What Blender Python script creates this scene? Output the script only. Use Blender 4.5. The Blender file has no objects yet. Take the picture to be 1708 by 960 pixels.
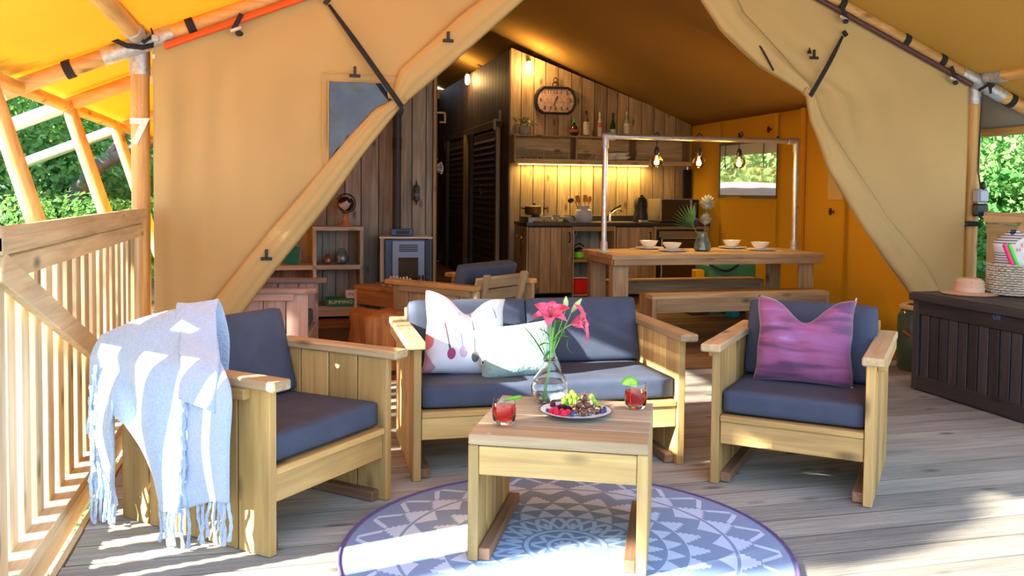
import bpy, bmesh, math, random
from mathutils import Vector, Matrix, Euler
random.seed(7)
C = bpy.context.scene.collection
S = bpy.context.scene
R = math.radians
PI = math.pi
# ------------------------------------------------------------------ camera
cam = bpy.data.cameras.new('camera'); camo = bpy.data.objects.new('camera', cam); C.objects.link(camo)
psi, th, ro = R(14.5), R(2.5), R(.57)
Fv = Vector((math.sin(psi)*math.cos(th), math.cos(psi)*math.cos(th), -math.sin(th)))
r0 = Vector((math.cos(psi), -math.sin(psi), 0)); u0 = r0.cross(Fv)
Rv = r0*math.cos(ro)+u0*math.sin(ro); Uv = Rv.cross(Fv)
M = Matrix((Rv, Uv, -Fv)).transposed().to_4x4(); M.translation = Vector((0, 0, 1.30))
camo.matrix_world = M
cam.sensor_width = 36; cam.lens = 36*1480/1708; cam.shift_y = -96.4/1708
cam.clip_start = .05; cam.clip_end = 300
S.camera = camo
# ------------------------------------------------------------------ sky, sun, exposure
S.view_settings.view_transform = 'Standard'; S.view_settings.look = 'None'
S.view_settings.gamma = 1; S.view_settings.use_curve_mapping = False
S.view_settings.exposure = 1.35
w = bpy.data.worlds.new('sky'); S.world = w; w.use_nodes = True
nt = w.node_tree; nt.nodes.clear()
wo = nt.nodes.new('ShaderNodeOutputWorld'); bg = nt.nodes.new('ShaderNodeBackground')
tc = nt.nodes.new('ShaderNodeTexCoord'); sx = nt.nodes.new('ShaderNodeSeparateXYZ'); cr = nt.nodes.new('ShaderNodeValToRGB')
nt.links.new(tc.outputs['Generated'], sx.inputs[0]); nt.links.new(sx.outputs[2], cr.inputs[0])
cr.color_ramp.elements[0].color = (.76, .87, 1.0, 1); cr.color_ramp.elements[1].color = (.38, .60, 1.0, 1); cr.color_ramp.elements[1].position = .7
nt.links.new(cr.outputs[0], bg.inputs[0]); bg.inputs[1].default_value = 1.22
nt.links.new(bg.outputs[0], wo.inputs[0])
sun = bpy.data.lights.new('sun', 'SUN'); suno = bpy.data.objects.new('sun', sun); C.objects.link(suno)
sun.energy = 14.5; sun.angle = R(.6); sun.color = (1, .93, .80)
SE, SA = R(22.4), R(13.5)     # elevation, azimuth of travel from +X towards +Y
sd = Vector((math.cos(SE)*math.cos(SA), math.cos(SE)*math.sin(SA), -math.sin(SE)))
suno.rotation_euler = sd.to_track_quat('-Z', 'Y').to_euler(); suno.location = (-8, 0, 6)

# ------------------------------------------------------------------ materials
def nmat(name):
    m = bpy.data.materials.new(name); m.use_nodes = True
    n = m.node_tree; b = n.nodes['Principled BSDF']
    return m, n, b
def node(n, t, **k):
    x = n.nodes.new('ShaderNode'+t)
    for a, v in k.items(): setattr(x, a, v)
    return x
def objcoord(n, scale, rnd=True):
    t = node(n, 'TexCoord'); mp = node(n, 'Mapping'); mp.inputs['Scale'].default_value = scale
    if rnd:
        oi = node(n, 'ObjectInfo'); mu = node(n, 'VectorMath', operation='MULTIPLY_ADD')
        mu.inputs[1].default_value = (13.7, 29.3, 7.9)
        n.links.new(oi.outputs['Random'], mu.inputs[0]); n.links.new(t.outputs['Object'], mu.inputs[2])
        n.links.new(mu.outputs[0], mp.inputs[0]); return mp, oi
    n.links.new(t.outputs['Object'], mp.inputs[0]); return mp, None
WC = {}
WOODS = {  # light, dark, roughness, variation
 'pine':   ((.64,.43,.155), (.42,.26,.08), .6, .22),
 'pinegrey': ((.56,.43,.24), (.36,.255,.13), .65, .2),
 'top':    ((.47,.43,.31), (.28,.245,.165), .55, .2),
 'deck':   ((.36,.34,.285), (.19,.175,.14), .75, .25),
 'inner':  ((.22,.12,.06), (.12,.06,.03), .6, .3),
 'rail':   ((.74,.58,.35), (.50,.35,.18), .7, .2),
 'kitchen': ((.56,.40,.21), (.27,.18,.09), .7, .30),
 'lounge': ((.46,.435,.37), (.22,.20,.165), .75, .30),
 'scaffold': ((.60,.44,.235), (.31,.205,.10), .7, .25),
 'rosy':   ((.64,.44,.36), (.38,.24,.19), .7, .3),
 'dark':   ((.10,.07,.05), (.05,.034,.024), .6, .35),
 'greywood': ((.56,.56,.51), (.30,.30,.27), .75, .25),
 'brown':  ((.36,.20,.11), (.17,.09,.05), .6, .25),
 'stump':  ((.68,.27,.06), (.30,.10,.03), .7, .15),
 'pole':   ((.72,.44,.15), (.46,.25,.075), .5, .15),
 'resin':  ((.044,.046,.054), (.018,.02,.025), .6, .35),
}
def W(kind, ax='x'):
    key = kind+ax
    if key in WC: return WC[key]
    lt, dk, ro_, va = WOODS[kind]
    m, n, b = nmat('wood_'+key)
    g, c = (1.3, 22) if kind != 'deck' else (1.4, 55)
    sc = {'x': (g, c, c), 'y': (c, g, c), 'z': (c, c, g)}[ax]
    mp, oi = objcoord(n, sc)
    n1 = node(n, 'TexNoise'); n1.inputs['Scale'].default_value = 1.6; n1.inputs['Detail'].default_value = 7; n1.inputs['Distortion'].default_value = .7
    n.links.new(mp.outputs[0], n1.inputs[0])
    cr = node(n, 'ValToRGB'); cr.color_ramp.elements[0].position = .22; cr.color_ramp.elements[1].position = .72
    cr.color_ramp.elements[0].color = (*dk, 1); cr.color_ramp.elements[1].color = (*lt, 1)
    n.links.new(n1.outputs[0], cr.inputs[0])
    # broad tone
    sc2 = {'x': (1.5, 6, 6), 'y': (6, 1.5, 6), 'z': (6, 6, 1.5)}[ax]
    mp2, _ = objcoord(n, sc2); n2 = node(n, 'TexNoise'); n2.inputs['Scale'].default_value = 1.0; n2.inputs['Detail'].default_value = 2
    n.links.new(mp2.outputs[0], n2.inputs[0])
    mr = node(n, 'MapRange'); mr.inputs[1].default_value = .3; mr.inputs[2].default_value = .7; mr.inputs[3].default_value = .78; mr.inputs[4].default_value = 1.15
    n.links.new(n2.outputs[0], mr.inputs[0])
    # knots
    sc3 = {'x': (3.2, 7.5, 7.5), 'y': (7.5, 3.2, 7.5), 'z': (7.5, 7.5, 3.2)}[ax]
    mp3, _ = objcoord(n, sc3); vo = node(n, 'TexVoronoi'); vo.inputs['Scale'].default_value = .9
    n.links.new(mp3.outputs[0], vo.inputs[0])
    kr = node(n, 'ValToRGB'); kr.color_ramp.elements[0].position = .07; kr.color_ramp.elements[0].color = (.25, .25, .25, 1)
    kr.color_ramp.elements[1].position = .20; kr.color_ramp.elements[1].color = (1, 1, 1, 1)
    n.links.new(vo.outputs['Distance'], kr.inputs[0])
    mx = node(n, 'MixRGB', blend_type='MULTIPLY'); mx.inputs[0].default_value = .85
    n.links.new(cr.outputs[0], mx.inputs[1]); n.links.new(kr.outputs[0], mx.inputs[2])
    # per piece variation
    mr2 = node(n, 'MapRange'); mr2.inputs[3].default_value = 1-va*1.3; mr2.inputs[4].default_value = 1+va*.7
    n.links.new(oi.outputs['Random'], mr2.inputs[0])
    mm = node(n, 'Math', operation='MULTIPLY'); n.links.new(mr.outputs[0], mm.inputs[0]); n.links.new(mr2.outputs[0], mm.inputs[1])
    hs = node(n, 'HueSaturation'); n.links.new(mm.outputs[0], hs.inputs['Value']); n.links.new(mx.outputs[0], hs.inputs['Color'])
    n.links.new(hs.outputs[0], b.inputs['Base Color']); b.inputs['Roughness'].default_value = ro_
    bp = node(n, 'Bump'); bp.inputs['Strength'].default_value = .25; bp.inputs['Distance'].default_value = .004
    n.links.new(n1.outputs[0], bp.inputs['Height']); n.links.new(bp.outputs[0], b.inputs['Normal'])
    WC[key] = m; return m
MC = {}
def P(name, col, rough=.5, metal=0, noise=0, nscale=20, bump=0, trans=0, ior=1.45, emit=0, sheen=0, alpha=1, coat=0, ecol=None):
    if name in MC: return MC[name]
    m, n, b = nmat(name)
    b.inputs['Base Color'].default_value = (*col, 1); b.inputs['Roughness'].default_value = rough; b.inputs['Metallic'].default_value = metal
    b.inputs['Transmission Weight'].default_value = trans; b.inputs['IOR'].default_value = ior; b.inputs['Alpha'].default_value = alpha
    b.inputs['Sheen Weight'].default_value = sheen; b.inputs['Coat Weight'].default_value = coat
    if emit: b.inputs['Emission Color'].default_value = (*(ecol or col), 1); b.inputs['Emission Strength'].default_value = emit
    mp, oi = objcoord(n, (1, 1, 1)); n1 = node(n, 'TexNoise'); n1.inputs['Scale'].default_value = nscale; n1.inputs['Detail'].default_value = 4
    n.links.new(mp.outputs[0], n1.inputs[0])
    if noise:
        mr = node(n, 'MapRange'); mr.inputs[1].default_value = .3; mr.inputs[2].default_value = .7; mr.inputs[3].default_value = 1-noise; mr.inputs[4].default_value = 1+noise
        n.links.new(n1.outputs[0], mr.inputs[0]); hs = node(n, 'HueSaturation'); hs.inputs['Color'].default_value = (*col, 1)
        n.links.new(mr.outputs[0], hs.inputs['Value']); n.links.new(hs.outputs[0], b.inputs['Base Color'])
    if bump:
        bp = node(n, 'Bump'); bp.inputs['Strength'].default_value = bump; bp.inputs['Distance'].default_value = .01
        n.links.new(n1.outputs[0], bp.inputs['Height']); n.links.new(bp.outputs[0], b.inputs['Normal'])
    MC[name] = m; return m
def canvas(name, col, tcol, fac, scale=1.2, bump=.35):
    m = bpy.data.materials.new(name); m.use_nodes = True; n = m.node_tree; n.nodes.clear()
    o = node(n, 'OutputMaterial'); d = node(n, 'BsdfDiffuse'); t = node(n, 'BsdfTranslucent'); mx = node(n, 'MixShader'); mx.inputs[0].default_value = fac
    mp, oi = objcoord(n, (1, 1, 1), False); n1 = node(n, 'TexNoise'); n1.inputs['Scale'].default_value = scale; n1.inputs['Detail'].default_value = 3; n1.inputs['Distortion'].default_value = .6
    n.links.new(mp.outputs[0], n1.inputs[0])
    cr = node(n, 'ValToRGB'); cr.color_ramp.elements[0].position = .3; cr.color_ramp.elements[1].position = .7
    cr.color_ramp.elements[0].color = (*[c*.88 for c in col], 1); cr.color_ramp.elements[1].color = (*col, 1)
    n.links.new(n1.outputs[0], cr.inputs[0]); n.links.new(cr.outputs[0], d.inputs[0]); t.inputs[0].default_value = (*tcol, 1)
    bp = node(n, 'Bump'); bp.inputs['Strength'].default_value = bump; bp.inputs['Distance'].default_value = .06
    n.links.new(n1.outputs[0], bp.inputs['Height'])
    for s in (d, t): n.links.new(bp.outputs[0], s.inputs['Normal'])
    n.links.new(d.outputs[0], mx.inputs[1]); n.links.new(t.outputs[0], mx.inputs[2]); n.links.new(mx.outputs[0], o.inputs[0])
    return m
CANV = canvas('canvas_wall', (.64,.49,.23), (.70,.46,.13), .22)
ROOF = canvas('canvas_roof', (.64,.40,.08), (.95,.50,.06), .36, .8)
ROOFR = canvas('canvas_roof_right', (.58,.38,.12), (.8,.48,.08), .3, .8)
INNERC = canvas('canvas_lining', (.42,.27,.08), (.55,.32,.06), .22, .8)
INNER = canvas('canvas_inner', (.64,.36,.04), (.90,.50,.05), .36, .8)
steel = P('galvanised_steel', (.62,.64,.66), .35, .85, noise=.12, nscale=30, bump=.1)
steeldull = P('galvanised_cast', (.55,.57,.58), .5, .7, noise=.2, nscale=40, bump=.3)
black = P('black_plastic', (.012,.012,.014), .45, noise=.1)
blackm = P('black_metal', (.02,.022,.03), .4, .6, noise=.1)
strapm = P('black_webbing', (.018,.018,.022), .85, noise=.3, nscale=200, bump=.2)
white = P('white_ceramic', (.80,.80,.80), .2, noise=.03)
glass = P('clear_glass', (.95,.97,.97), .03, trans=1, ior=1.45)
thinglass = P('thin_glass', (.9,.95,.95), .05, trans=1, ior=1.12)
chrome = P('chrome', (.8,.8,.8), .12, 1, noise=.02)
brass = P('brass', (.55,.36,.12), .3, .9, noise=.1)
green = P('leaf_green', (.10,.28,.04), .5, noise=.35, nscale=15, sheen=.1)
navy = P('navy_cushion', (.047,.064,.105), .8, noise=.14, nscale=9, bump=.12)
# ------------------------------------------------------------------ mesh builder
class MB:
    def __init__(s): s.v = []; s.f = []
    def add(s, vs, fs, M=None):
        k = len(s.v)
        for v in vs:
            v = Vector(v); s.v.append(tuple(M @ v) if M is not None else tuple(v))
        s.f += [tuple(i+k for i in f) for f in fs]; return s
    def box(s, c, d, rot=None, b=.003):
        x, y, z = [q/2 for q in d]; b = min(b, x*.45, y*.45, z*.45)
        vs = []; idx = {}
        for sx_ in (-1, 1):
            for sy in (-1, 1):
                for sz in (-1, 1):
                    for a in range(3):
                        p = [sx_*x, sy*y, sz*z]
                        for q in range(3):
                            if q != a: p[q] -= (sx_, sy, sz)[q]*b
                        idx[(sx_, sy, sz, a)] = len(vs); vs.append(p)
        fs = []
        for a in range(3):
            o1, o2 = [q for q in range(3) if q != a]
            for sg in (-1, 1):
                loop = []
                for (p, q) in ((-1, -1), (1, -1), (1, 1), (-1, 1)):
                    k = [0, 0, 0]; k[a] = sg; k[o1] = p; k[o2] = q; loop.append(idx[(*k, a)])
                fs.append(loop)
            for p in (-1, 1):
                for q in (-1, 1):
                    k1 = [0]*3; k1[o1] = p; k1[o2] = q; k1[a] = -1; k2 = list(k1); k2[a] = 1
                    fs.append([idx[(*k1, o1)], idx[(*k1, o2)], idx[(*k2, o2)], idx[(*k2, o1)]])
        for sx_ in (-1, 1):
            for sy in (-1, 1):
                for sz in (-1, 1): fs.append([idx[(sx_, sy, sz, a)] for a in range(3)])
        Mx = Matrix.Translation(Vector(c)) @ (rot.to_4x4() if rot is not None else Matrix.Identity(4))
        return s.add(vs, fs, Mx)
    def tube(s, pts, r, n=8, cap=True):
        pts = [Vector(p) for p in pts]; k0 = len(s.v); L = len(pts)
        rs = r if isinstance(r, (list, tuple)) else [r]*L
        up = None
        for i, p in enumerate(pts):
            t = (pts[min(i+1, L-1)]-pts[max(i-1, 0)]).normalized()
            if up is None or abs(up.dot(t)) > .95: up = Vector((0, 0, 1)) if abs(t.z) < .9 else Vector((1, 0, 0))
            a = t.cross(up).normalized(); bb = a.cross(t).normalized(); up = bb
            for j in range(n):
                an = 2*PI*j/n; s.v.append(tuple(p+(a*math.cos(an)+bb*math.sin(an))*rs[i]))
        for i in range(L-1):
            for j in range(n):
                s.f.append((k0+i*n+j, k0+i*n+(j+1) % n, k0+(i+1)*n+(j+1) % n, k0+(i+1)*n+j))
        if cap:
            s.f.append(tuple(k0+j for j in range(n))[::-1]); s.f.append(tuple(k0+(L-1)*n+j for j in range(n)))
        return s
    def lathe(s, prof, n=24, c=(0, 0, 0), M=None, cap=True):
        k0 = len(s.v); Mx = Matrix.Translation(Vector(c)) @ (M if M is not None else Matrix.Identity(4))
        for (r, z) in prof:
            for j in range(n):
                an = 2*PI*j/n; s.v.append(tuple(Mx @ Vector((r*math.cos(an), r*math.sin(an), z))))
        for i in range(len(prof)-1):
            for j in range(n):
                s.f.append((k0+i*n+j, k0+i*n+(j+1) % n, k0+(i+1)*n+(j+1) % n, k0+(i+1)*n+j))
        if cap:
            s.f.append(tuple(k0+j for j in range(n))[::-1]); s.f.append(tuple(k0+(len(prof)-1)*n+j for j in range(n)))
        return s
    def sph(s, c, r, seg=12, ring=8, M=None):
        rr = r if isinstance(r, (tuple, list)) else (r, r, r)
        prof = []
        k0 = len(s.v); Mx = Matrix.Translation(Vector(c)) @ (M if M is not None else Matrix.Identity(4))
        for i in range(ring+1):
            a = PI*i/ring
            for j in range(seg):
                b = 2*PI*j/seg
                sn = max(math.sin(a), .02)
                s.v.append(tuple(Mx @ Vector((rr[0]*sn*math.cos(b), rr[1]*sn*math.sin(b), -rr[2]*math.cos(a)))))
        for i in range(ring):
            for j in range(seg): s.f.append((k0+i*seg+j, k0+i*seg+(j+1) % seg, k0+(i+1)*seg+(j+1) % seg, k0+(i+1)*seg+j))
        s.f.append(tuple(k0+j for j in range(seg))[::-1]); s.f.append(tuple(k0+ring*seg+j for j in range(seg)))
        return s
    def grid(s, fn, nu, nv):
        k0 = len(s.v)
        for i in range(nu+1):
            for j in range(nv+1): s.v.append(tuple(fn(i/nu, j/nv)))
        for i in range(nu):
            for j in range(nv): s.f.append((k0+i*(nv+1)+j, k0+(i+1)*(nv+1)+j, k0+(i+1)*(nv+1)+j+1, k0+i*(nv+1)+j+1))
        return s
    def prism(s, poly, axis, a, b):
        """polygon in the plane normal to axis, extruded from a to b"""
        k0 = len(s.v); n = len(poly)
        for t in (a, b):
            for (p, q) in poly:
                s.v.append({'x': (t, p, q), 'y': (p, t, q), 'z': (p, q, t)}[axis])
        s.f.append(tuple(k0+i for i in range(n))); s.f.append(tuple(k0+n+i for i in range(n))[::-1])
        for i in range(n): s.f.append((k0+i, k0+(i+1) % n, k0+n+(i+1) % n, k0+n+i))
        return s
    def mesh(s, name, smooth=False):
        me = bpy.data.meshes.new(name); me.from_pydata(s.v, [], s.f)
        bm = bmesh.new(); bm.from_mesh(me); bmesh.ops.recalc_face_normals(bm, faces=bm.faces); bm.to_mesh(me); bm.free()
        if smooth:
            me.polygons.foreach_set('use_smooth', [True]*len(me.polygons))
            if smooth != 'all':
                try: me.set_sharp_from_angle(angle=R(40))
                except Exception: pass
        me.update(); return me
    def build(s, name, mat, parent=None, smooth=False, loc=(0, 0, 0), rot=(0, 0, 0)):
        return obj(name, s.mesh(name, smooth), mat, parent, loc, rot)
def obj(name, me, mat, parent=None, loc=(0, 0, 0), rot=(0, 0, 0)):
    if mat is not None and not me.materials: me.materials.append(mat)
    o = bpy.data.objects.new(name, me); C.objects.link(o); o.parent = parent; o.location = loc
    if isinstance(rot, Matrix): o.rotation_euler = rot.to_euler()
    else: o.rotation_euler = rot
    return o
def empty(name, loc=(0, 0, 0), rz=0, label=None, cat=None, group=None, kind=None):
    o = bpy.data.objects.new(name, None); C.objects.link(o); o.location = loc; o.rotation_euler = (0, 0, rz); o.empty_display_size = .1
    return tag(o, label, cat, group, kind)
def tag(o, label=None, cat=None, group=None, kind=None):
    if label: o['label'] = label
    if cat: o['category'] = cat
    if group: o['group'] = group
    if kind: o['kind'] = kind
    return o
BC = {}
def board(name, wood, c, d, parent=None, rot=(0, 0, 0), b=.003):
    """one plank: its own object, mesh centred on itself, grain along its longest side"""
    ax = 'xyz'[max(range(3), key=lambda i: d[i])]
    key = (wood, tuple(round(q, 3) for q in d), b)
    if key not in BC:
        me = MB().box((0, 0, 0), d, b=b).mesh(name); me.materials.append(W(wood, ax) if isinstance(wood, str) else wood); BC[key] = me
    o = bpy.data.objects.new(name, BC[key]); C.objects.link(o); o.parent = parent; o.location = c
    o.rotation_euler = rot.to_euler() if isinstance(rot, Matrix) else rot
    return o
def copy_tree(o, parent=None):
    c = o.copy(); C.objects.link(c)
    if parent is not None: c.parent = parent
    for ch in list(o.children): copy_tree(ch, c)
    return c
def textmesh(name, body, size, mat, parent, loc, rot, depth=.001, bold=0):
    cu = bpy.data.curves.new(name, 'FONT'); cu.body = body; cu.size = size; cu.align_x = 'CENTER'; cu.align_y = 'CENTER'; cu.extrude = depth; cu.offset = bold
    t = bpy.data.objects.new(name, cu); C.objects.link(t)
    bpy.context.view_layer.update()
    me = bpy.data.meshes.new_from_object(t); bpy.data.objects.remove(t); bpy.data.curves.remove(cu)
    me.materials.clear(); me.materials.append(mat)
    return obj(name, me, None, parent, loc, rot)
def cushion_mesh(w_, d, h, puff=.02, n=14, round_=.03):
    """soft box centred at origin"""
    mb = MB()
    def f(face):
        def g(u, v):
            a, b_ = u*2-1, v*2-1
            if face == 't': p = Vector((a, b_, 1))
            elif face == 'b': p = Vector((a, b_, -1))
            elif face == 'f': p = Vector((a, -1, b_))
            elif face == 'k': p = Vector((a, 1, b_))
            elif face == 'l': p = Vector((-1, a, b_))
            else: p = Vector((1, a, b_))
            q = Vector((p.x*w_/2, p.y*d/2, p.z*h/2))
            # round edges
            lim = Vector((w_/2-round_, d/2-round_, h/2-min(round_, h*.4)))
            cl = Vector((max(-lim.x, min(lim.x, q.x)), max(-lim.y, min(lim.y, q.y)), max(-lim.z, min(lim.z, q.z))))
            dd = q-cl
            if dd.length > 0: q = cl+dd.normalized()*min(dd.length, min(round_, h*.4))
            k = (1-p.x**2)*(1-p.y**2)
            q.z += p.z*puff*k if abs(p.z) == 1 else p.z*puff*k
            k2 = (1-p.z**2)
            q.x += p.x*puff*.4*k2*(1-p.y**2); q.y += p.y*puff*.4*k2*(1-p.x**2)
            return q
        return g
    for fc, nu, nv in (('t', n, n), ('b', n, n), ('f', n, 6), ('k', n, 6), ('l', n, 6), ('r', n, 6)): mb.grid(f(fc), nu, nv)
    me = mb.mesh('cushion'); bm = bmesh.new(); bm.from_mesh(me); bmesh.ops.remove_doubles(bm, verts=bm.verts, dist=.0015)
    bmesh.ops.recalc_face_normals(bm, faces=bm.faces); bm.to_mesh(me); bm.free()
    me.polygons.foreach_set('use_smooth', [True]*len(me.polygons)); return me
RZ, SL = 3.51, .42
def roofz(x): return RZ-SL*abs(x-2.25)
def wallz(x): return 3.29-.348*abs(x-2.25)
# ================================================================== SETTING
gm, gn, gb = nmat('ground_gravel')
mp, _ = objcoord(gn, (1, 1, 1), False); g1 = node(gn, 'TexVoronoi'); g1.inputs['Scale'].default_value = 28
g2 = node(gn, 'TexNoise'); g2.inputs['Scale'].default_value = 1.3
gn.links.new(mp.outputs[0], g1.inputs[0]); gn.links.new(mp.outputs[0], g2.inputs[0])
gc = node(gn, 'ValToRGB'); gc.color_ramp.elements[0].color = (.35, .27, .24, 1); gc.color_ramp.elements[1].color = (.62, .56, .5, 1)
gn.links.new(g1.outputs['Color'], gc.inputs[0])
gr = node(gn, 'ValToRGB'); gr.color_ramp.elements[0].position = .52; gr.color_ramp.elements[1].position = .6
gx = node(gn, 'MixRGB'); gx.inputs[2].default_value = (.10, .20, .04, 1)
gn.links.new(g2.outputs[0], gr.inputs[0]); gn.links.new(gr.outputs[0], gx.inputs[0]); gn.links.new(gc.outputs[0], gx.inputs[1]); gn.links.new(gx.outputs[0], gb.inputs['Base Color'])
gbp = node(gn, 'Bump'); gbp.inputs['Distance'].default_value = .02; gn.links.new(g1.outputs['Distance'], gbp.inputs['Height']); gn.links.new(gbp.outputs[0], gb.inputs['Normal']); gb.inputs['Roughness'].default_value = .9
o = MB().grid(lambda u, v: (-45+90*u, -30+90*v, -.13), 4, 4).build('ground', gm); tag(o, kind='structure')
# loose stones and grass tufts along the gap beside the deck
mb = MB(); rr = random.Random(3)
for i in range(260):
    x, y = rr.uniform(-.86, -.73), rr.uniform(2.4, 5.8); s = rr.uniform(.008, .02)
    mb.sph((x, y, -.125), (s, s*rr.uniform(.6, 1), s*.6), 6, 4)
tag(mb.build('gravel_stones', P('stone', (.62, .52, .48), .9, noise=.35, nscale=6), None, True), kind='stuff', label='small grey and pink stones in the gap beside the deck', cat='gravel')
mb = MB()
for i in range(700):
    x, y = rr.uniform(-.86, -.74), rr.choice((rr.uniform(2.9, 3.5), rr.uniform(4.2, 4.9))); h = rr.uniform(.02, .06); a = rr.uniform(0, 6.3)
    mb.add([(x, y, -.13), (x+.004, y+.002, -.13), (x+.015*math.cos(a), y+.015*math.sin(a), -.13+h)], [(0, 1, 2)])
tag(mb.build('grass_tuft', green), kind='stuff', label='green grass growing in the gravel gap beside the deck', cat='grass')
# deck boards, grooved
fl = MB().box((2.43, 3.2, -.075), (6.3, 5.7, .03)).build('floor', W('dark')); tag(fl, kind='structure')
def groove_board(L, wd):
    pf = [(-wd/2, -.028), (-wd/2, -.002), (-wd/2+.004, 0)]; n = 9; x = -wd/2+.010
    st = (wd-.02)/n
    for i in range(n): pf += [(x+st*.15, 0), (x+st*.35, -.003), (x+st*.65, -.003), (x+st*.85, 0)]; x += st
    pf += [(wd/2-.004, 0), (wd/2, -.002), (wd/2, -.028)]
    mb = MB()
    for i in range(len(pf)-1):
        a, b = pf[i], pf[i+1]; k = len(mb.v)
        mb.v += [(-L/2, a[0], a[1]), (L/2, a[0], a[1]), (L/2, b[0], b[1]), (-L/2, b[0], b[1])]; mb.f.append((k, k+1, k+2, k+3))
    k = len(mb.v); mb.v += [(-L/2, p[0], p[1]) for p in pf]; mb.f.append(tuple(range(k, k+len(pf))))
    k = len(mb.v); mb.v += [(L/2, p[0], p[1]) for p in pf]; mb.f.append(tuple(range(k, k+len(pf))))
    return mb
me = groove_board(6.3, .157).mesh('plank'); me.materials.append(W('deck'))
y = 2.778-.168*14+.084
while y < 5.95:
    obj('plank', me, None, fl, (2.42+rr.uniform(-.004, .004), y, rr.uniform(-.0015, 0))); y += .168
board('edge_board', 'pinegrey', (-.752, 3.2, -.065), (.022, 5.7, .12), fl)
f2 = MB().box((2.25, 11.2, -.08), (6.3, 10.4, .04)).build('floor', W('inner')); tag(f2, kind='structure')
me = MB().box((0, 0, 0), (6.2, .196, .03)).mesh('plank'); me.materials.append(W('inner'))
y = 6.12
while y < 16.3:
    obj('plank', me, None, f2, (2.25, y, -.016)); y += .2
# canvas walls and roof
XL, XR = -.80, 5.30
def sheet(name, fn, nu, nv, mat, parent=None, th=.004, kind='structure', smooth='all'):
    o = MB().grid(fn, nu, nv).build(name, mat, parent, smooth)
    m = o.modifiers.new('t', 'SOLIDIFY'); m.thickness = th
    if kind: tag(o, kind=kind)
    return o
sheet('ceiling', lambda u, v: (-1.57+(2.25+1.57)*u, 2.0+14.6*v, roofz(-1.57+(2.25+1.57)*u)+.05-.03*math.sin(PI*u)*math.sin(v*PI*6)**2), 16, 60, ROOF)
sheet('ceiling', lambda u, v: (2.25+(6.12-2.25)*u, 2.0+14.6*v, roofz(2.25+(6.12-2.25)*u)+.05-.03*math.sin(PI*u)*math.sin(v*PI*6)**2), 16, 60, ROOFR)
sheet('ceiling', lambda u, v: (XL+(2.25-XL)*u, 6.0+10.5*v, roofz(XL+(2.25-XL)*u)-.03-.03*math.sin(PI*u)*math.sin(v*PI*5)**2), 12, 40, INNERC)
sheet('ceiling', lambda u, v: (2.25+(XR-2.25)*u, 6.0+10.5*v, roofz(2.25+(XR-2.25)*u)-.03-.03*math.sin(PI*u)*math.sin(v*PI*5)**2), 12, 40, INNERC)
sheet('wall_left', lambda u, v: (-.69+.01*math.sin(u*40), 5.95+10.5*u, -.02+2.26*v), 60, 8, INNER)
WY0, WY1, WZ0, WZ1 = 8.79, 10.12, 1.265, 1.905
def side(y0, y1, z0, z1, n=20):
    return lambda u, v: (XR+.012*math.sin((y0+(y1-y0)*u)*5)*math.sin(PI*(z0+(z1-z0)*v)/2.2), y0+(y1-y0)*u, z0+(z1-z0)*v)
wr = sheet('wall_right', side(5.95, WY0, -.02, 2.24), 24, 10, INNER)
for a in ((WY0, WY1, -.02, WZ0), (WY0, WY1, WZ1, 2.24), (WY1, 16.4, -.02, 2.24)): sheet('canvas_panel', side(*a), 14, 8, INNER, wr, kind=None)
wn = empty('window_1', kind='structure')
m = MB()
vin = P('window_vinyl', (.85,.88,.9), .06, trans=.0, alpha=.32)
MB().box((XR, (WY0+WY1)/2, (WZ0+WZ1)/2), (.002, WY1-WY0, WZ1-WZ0)).build('pane', vin, wn)
grey = P('window_piping', (.12,.11,.09), .8, noise=.2)
for q, (c, d) in enumerate((((XR-.006, (WY0+WY1)/2, WZ0), (.012, WY1-WY0+.04, .035)), ((XR-.006, (WY0+WY1)/2, WZ1), (.012, WY1-WY0+.04, .03)), ((XR-.006, WY0, (WZ0+WZ1)/2), (.012, .02, WZ1-WZ0)), ((XR-.006, WY1, (WZ0+WZ1)/2), (.012, .02, WZ1-WZ0)))):
    MB().box(c, d).build('border', grey, wn)
# corner pole behind the side canvas, patch pocket and toggles on it
MB().tube([(XR-.03, 8.25, 0), (XR-.03, 8.25, 2.2)], .035, 10).build('wall_seam', INNER, wr)
MB().box((XR-.02, 7.5, 1.42), (.01, .62, .34), b=.004).build('pocket_flap', CANV, wr)
for (yy, zz) in ((8.35, 1.16), (7.75, 1.13), (9.6, 1.98), (8.95, 2.02), (8.75, 1.9)):
    t_ = MB().box((XR-.02, yy, zz), (.02, .07, .02)).box((XR-.03, yy, zz), (.02, .02, .07)); t_.build('toggle', black, wr)
for yy in (9.95, 9.05):
    MB().tube([(XR-.02, yy, 1.9), (XR-.03, yy, 1.75), (XR-.02, yy, 1.6)], .006, 5).build('tie_cord', black, wr)
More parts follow.
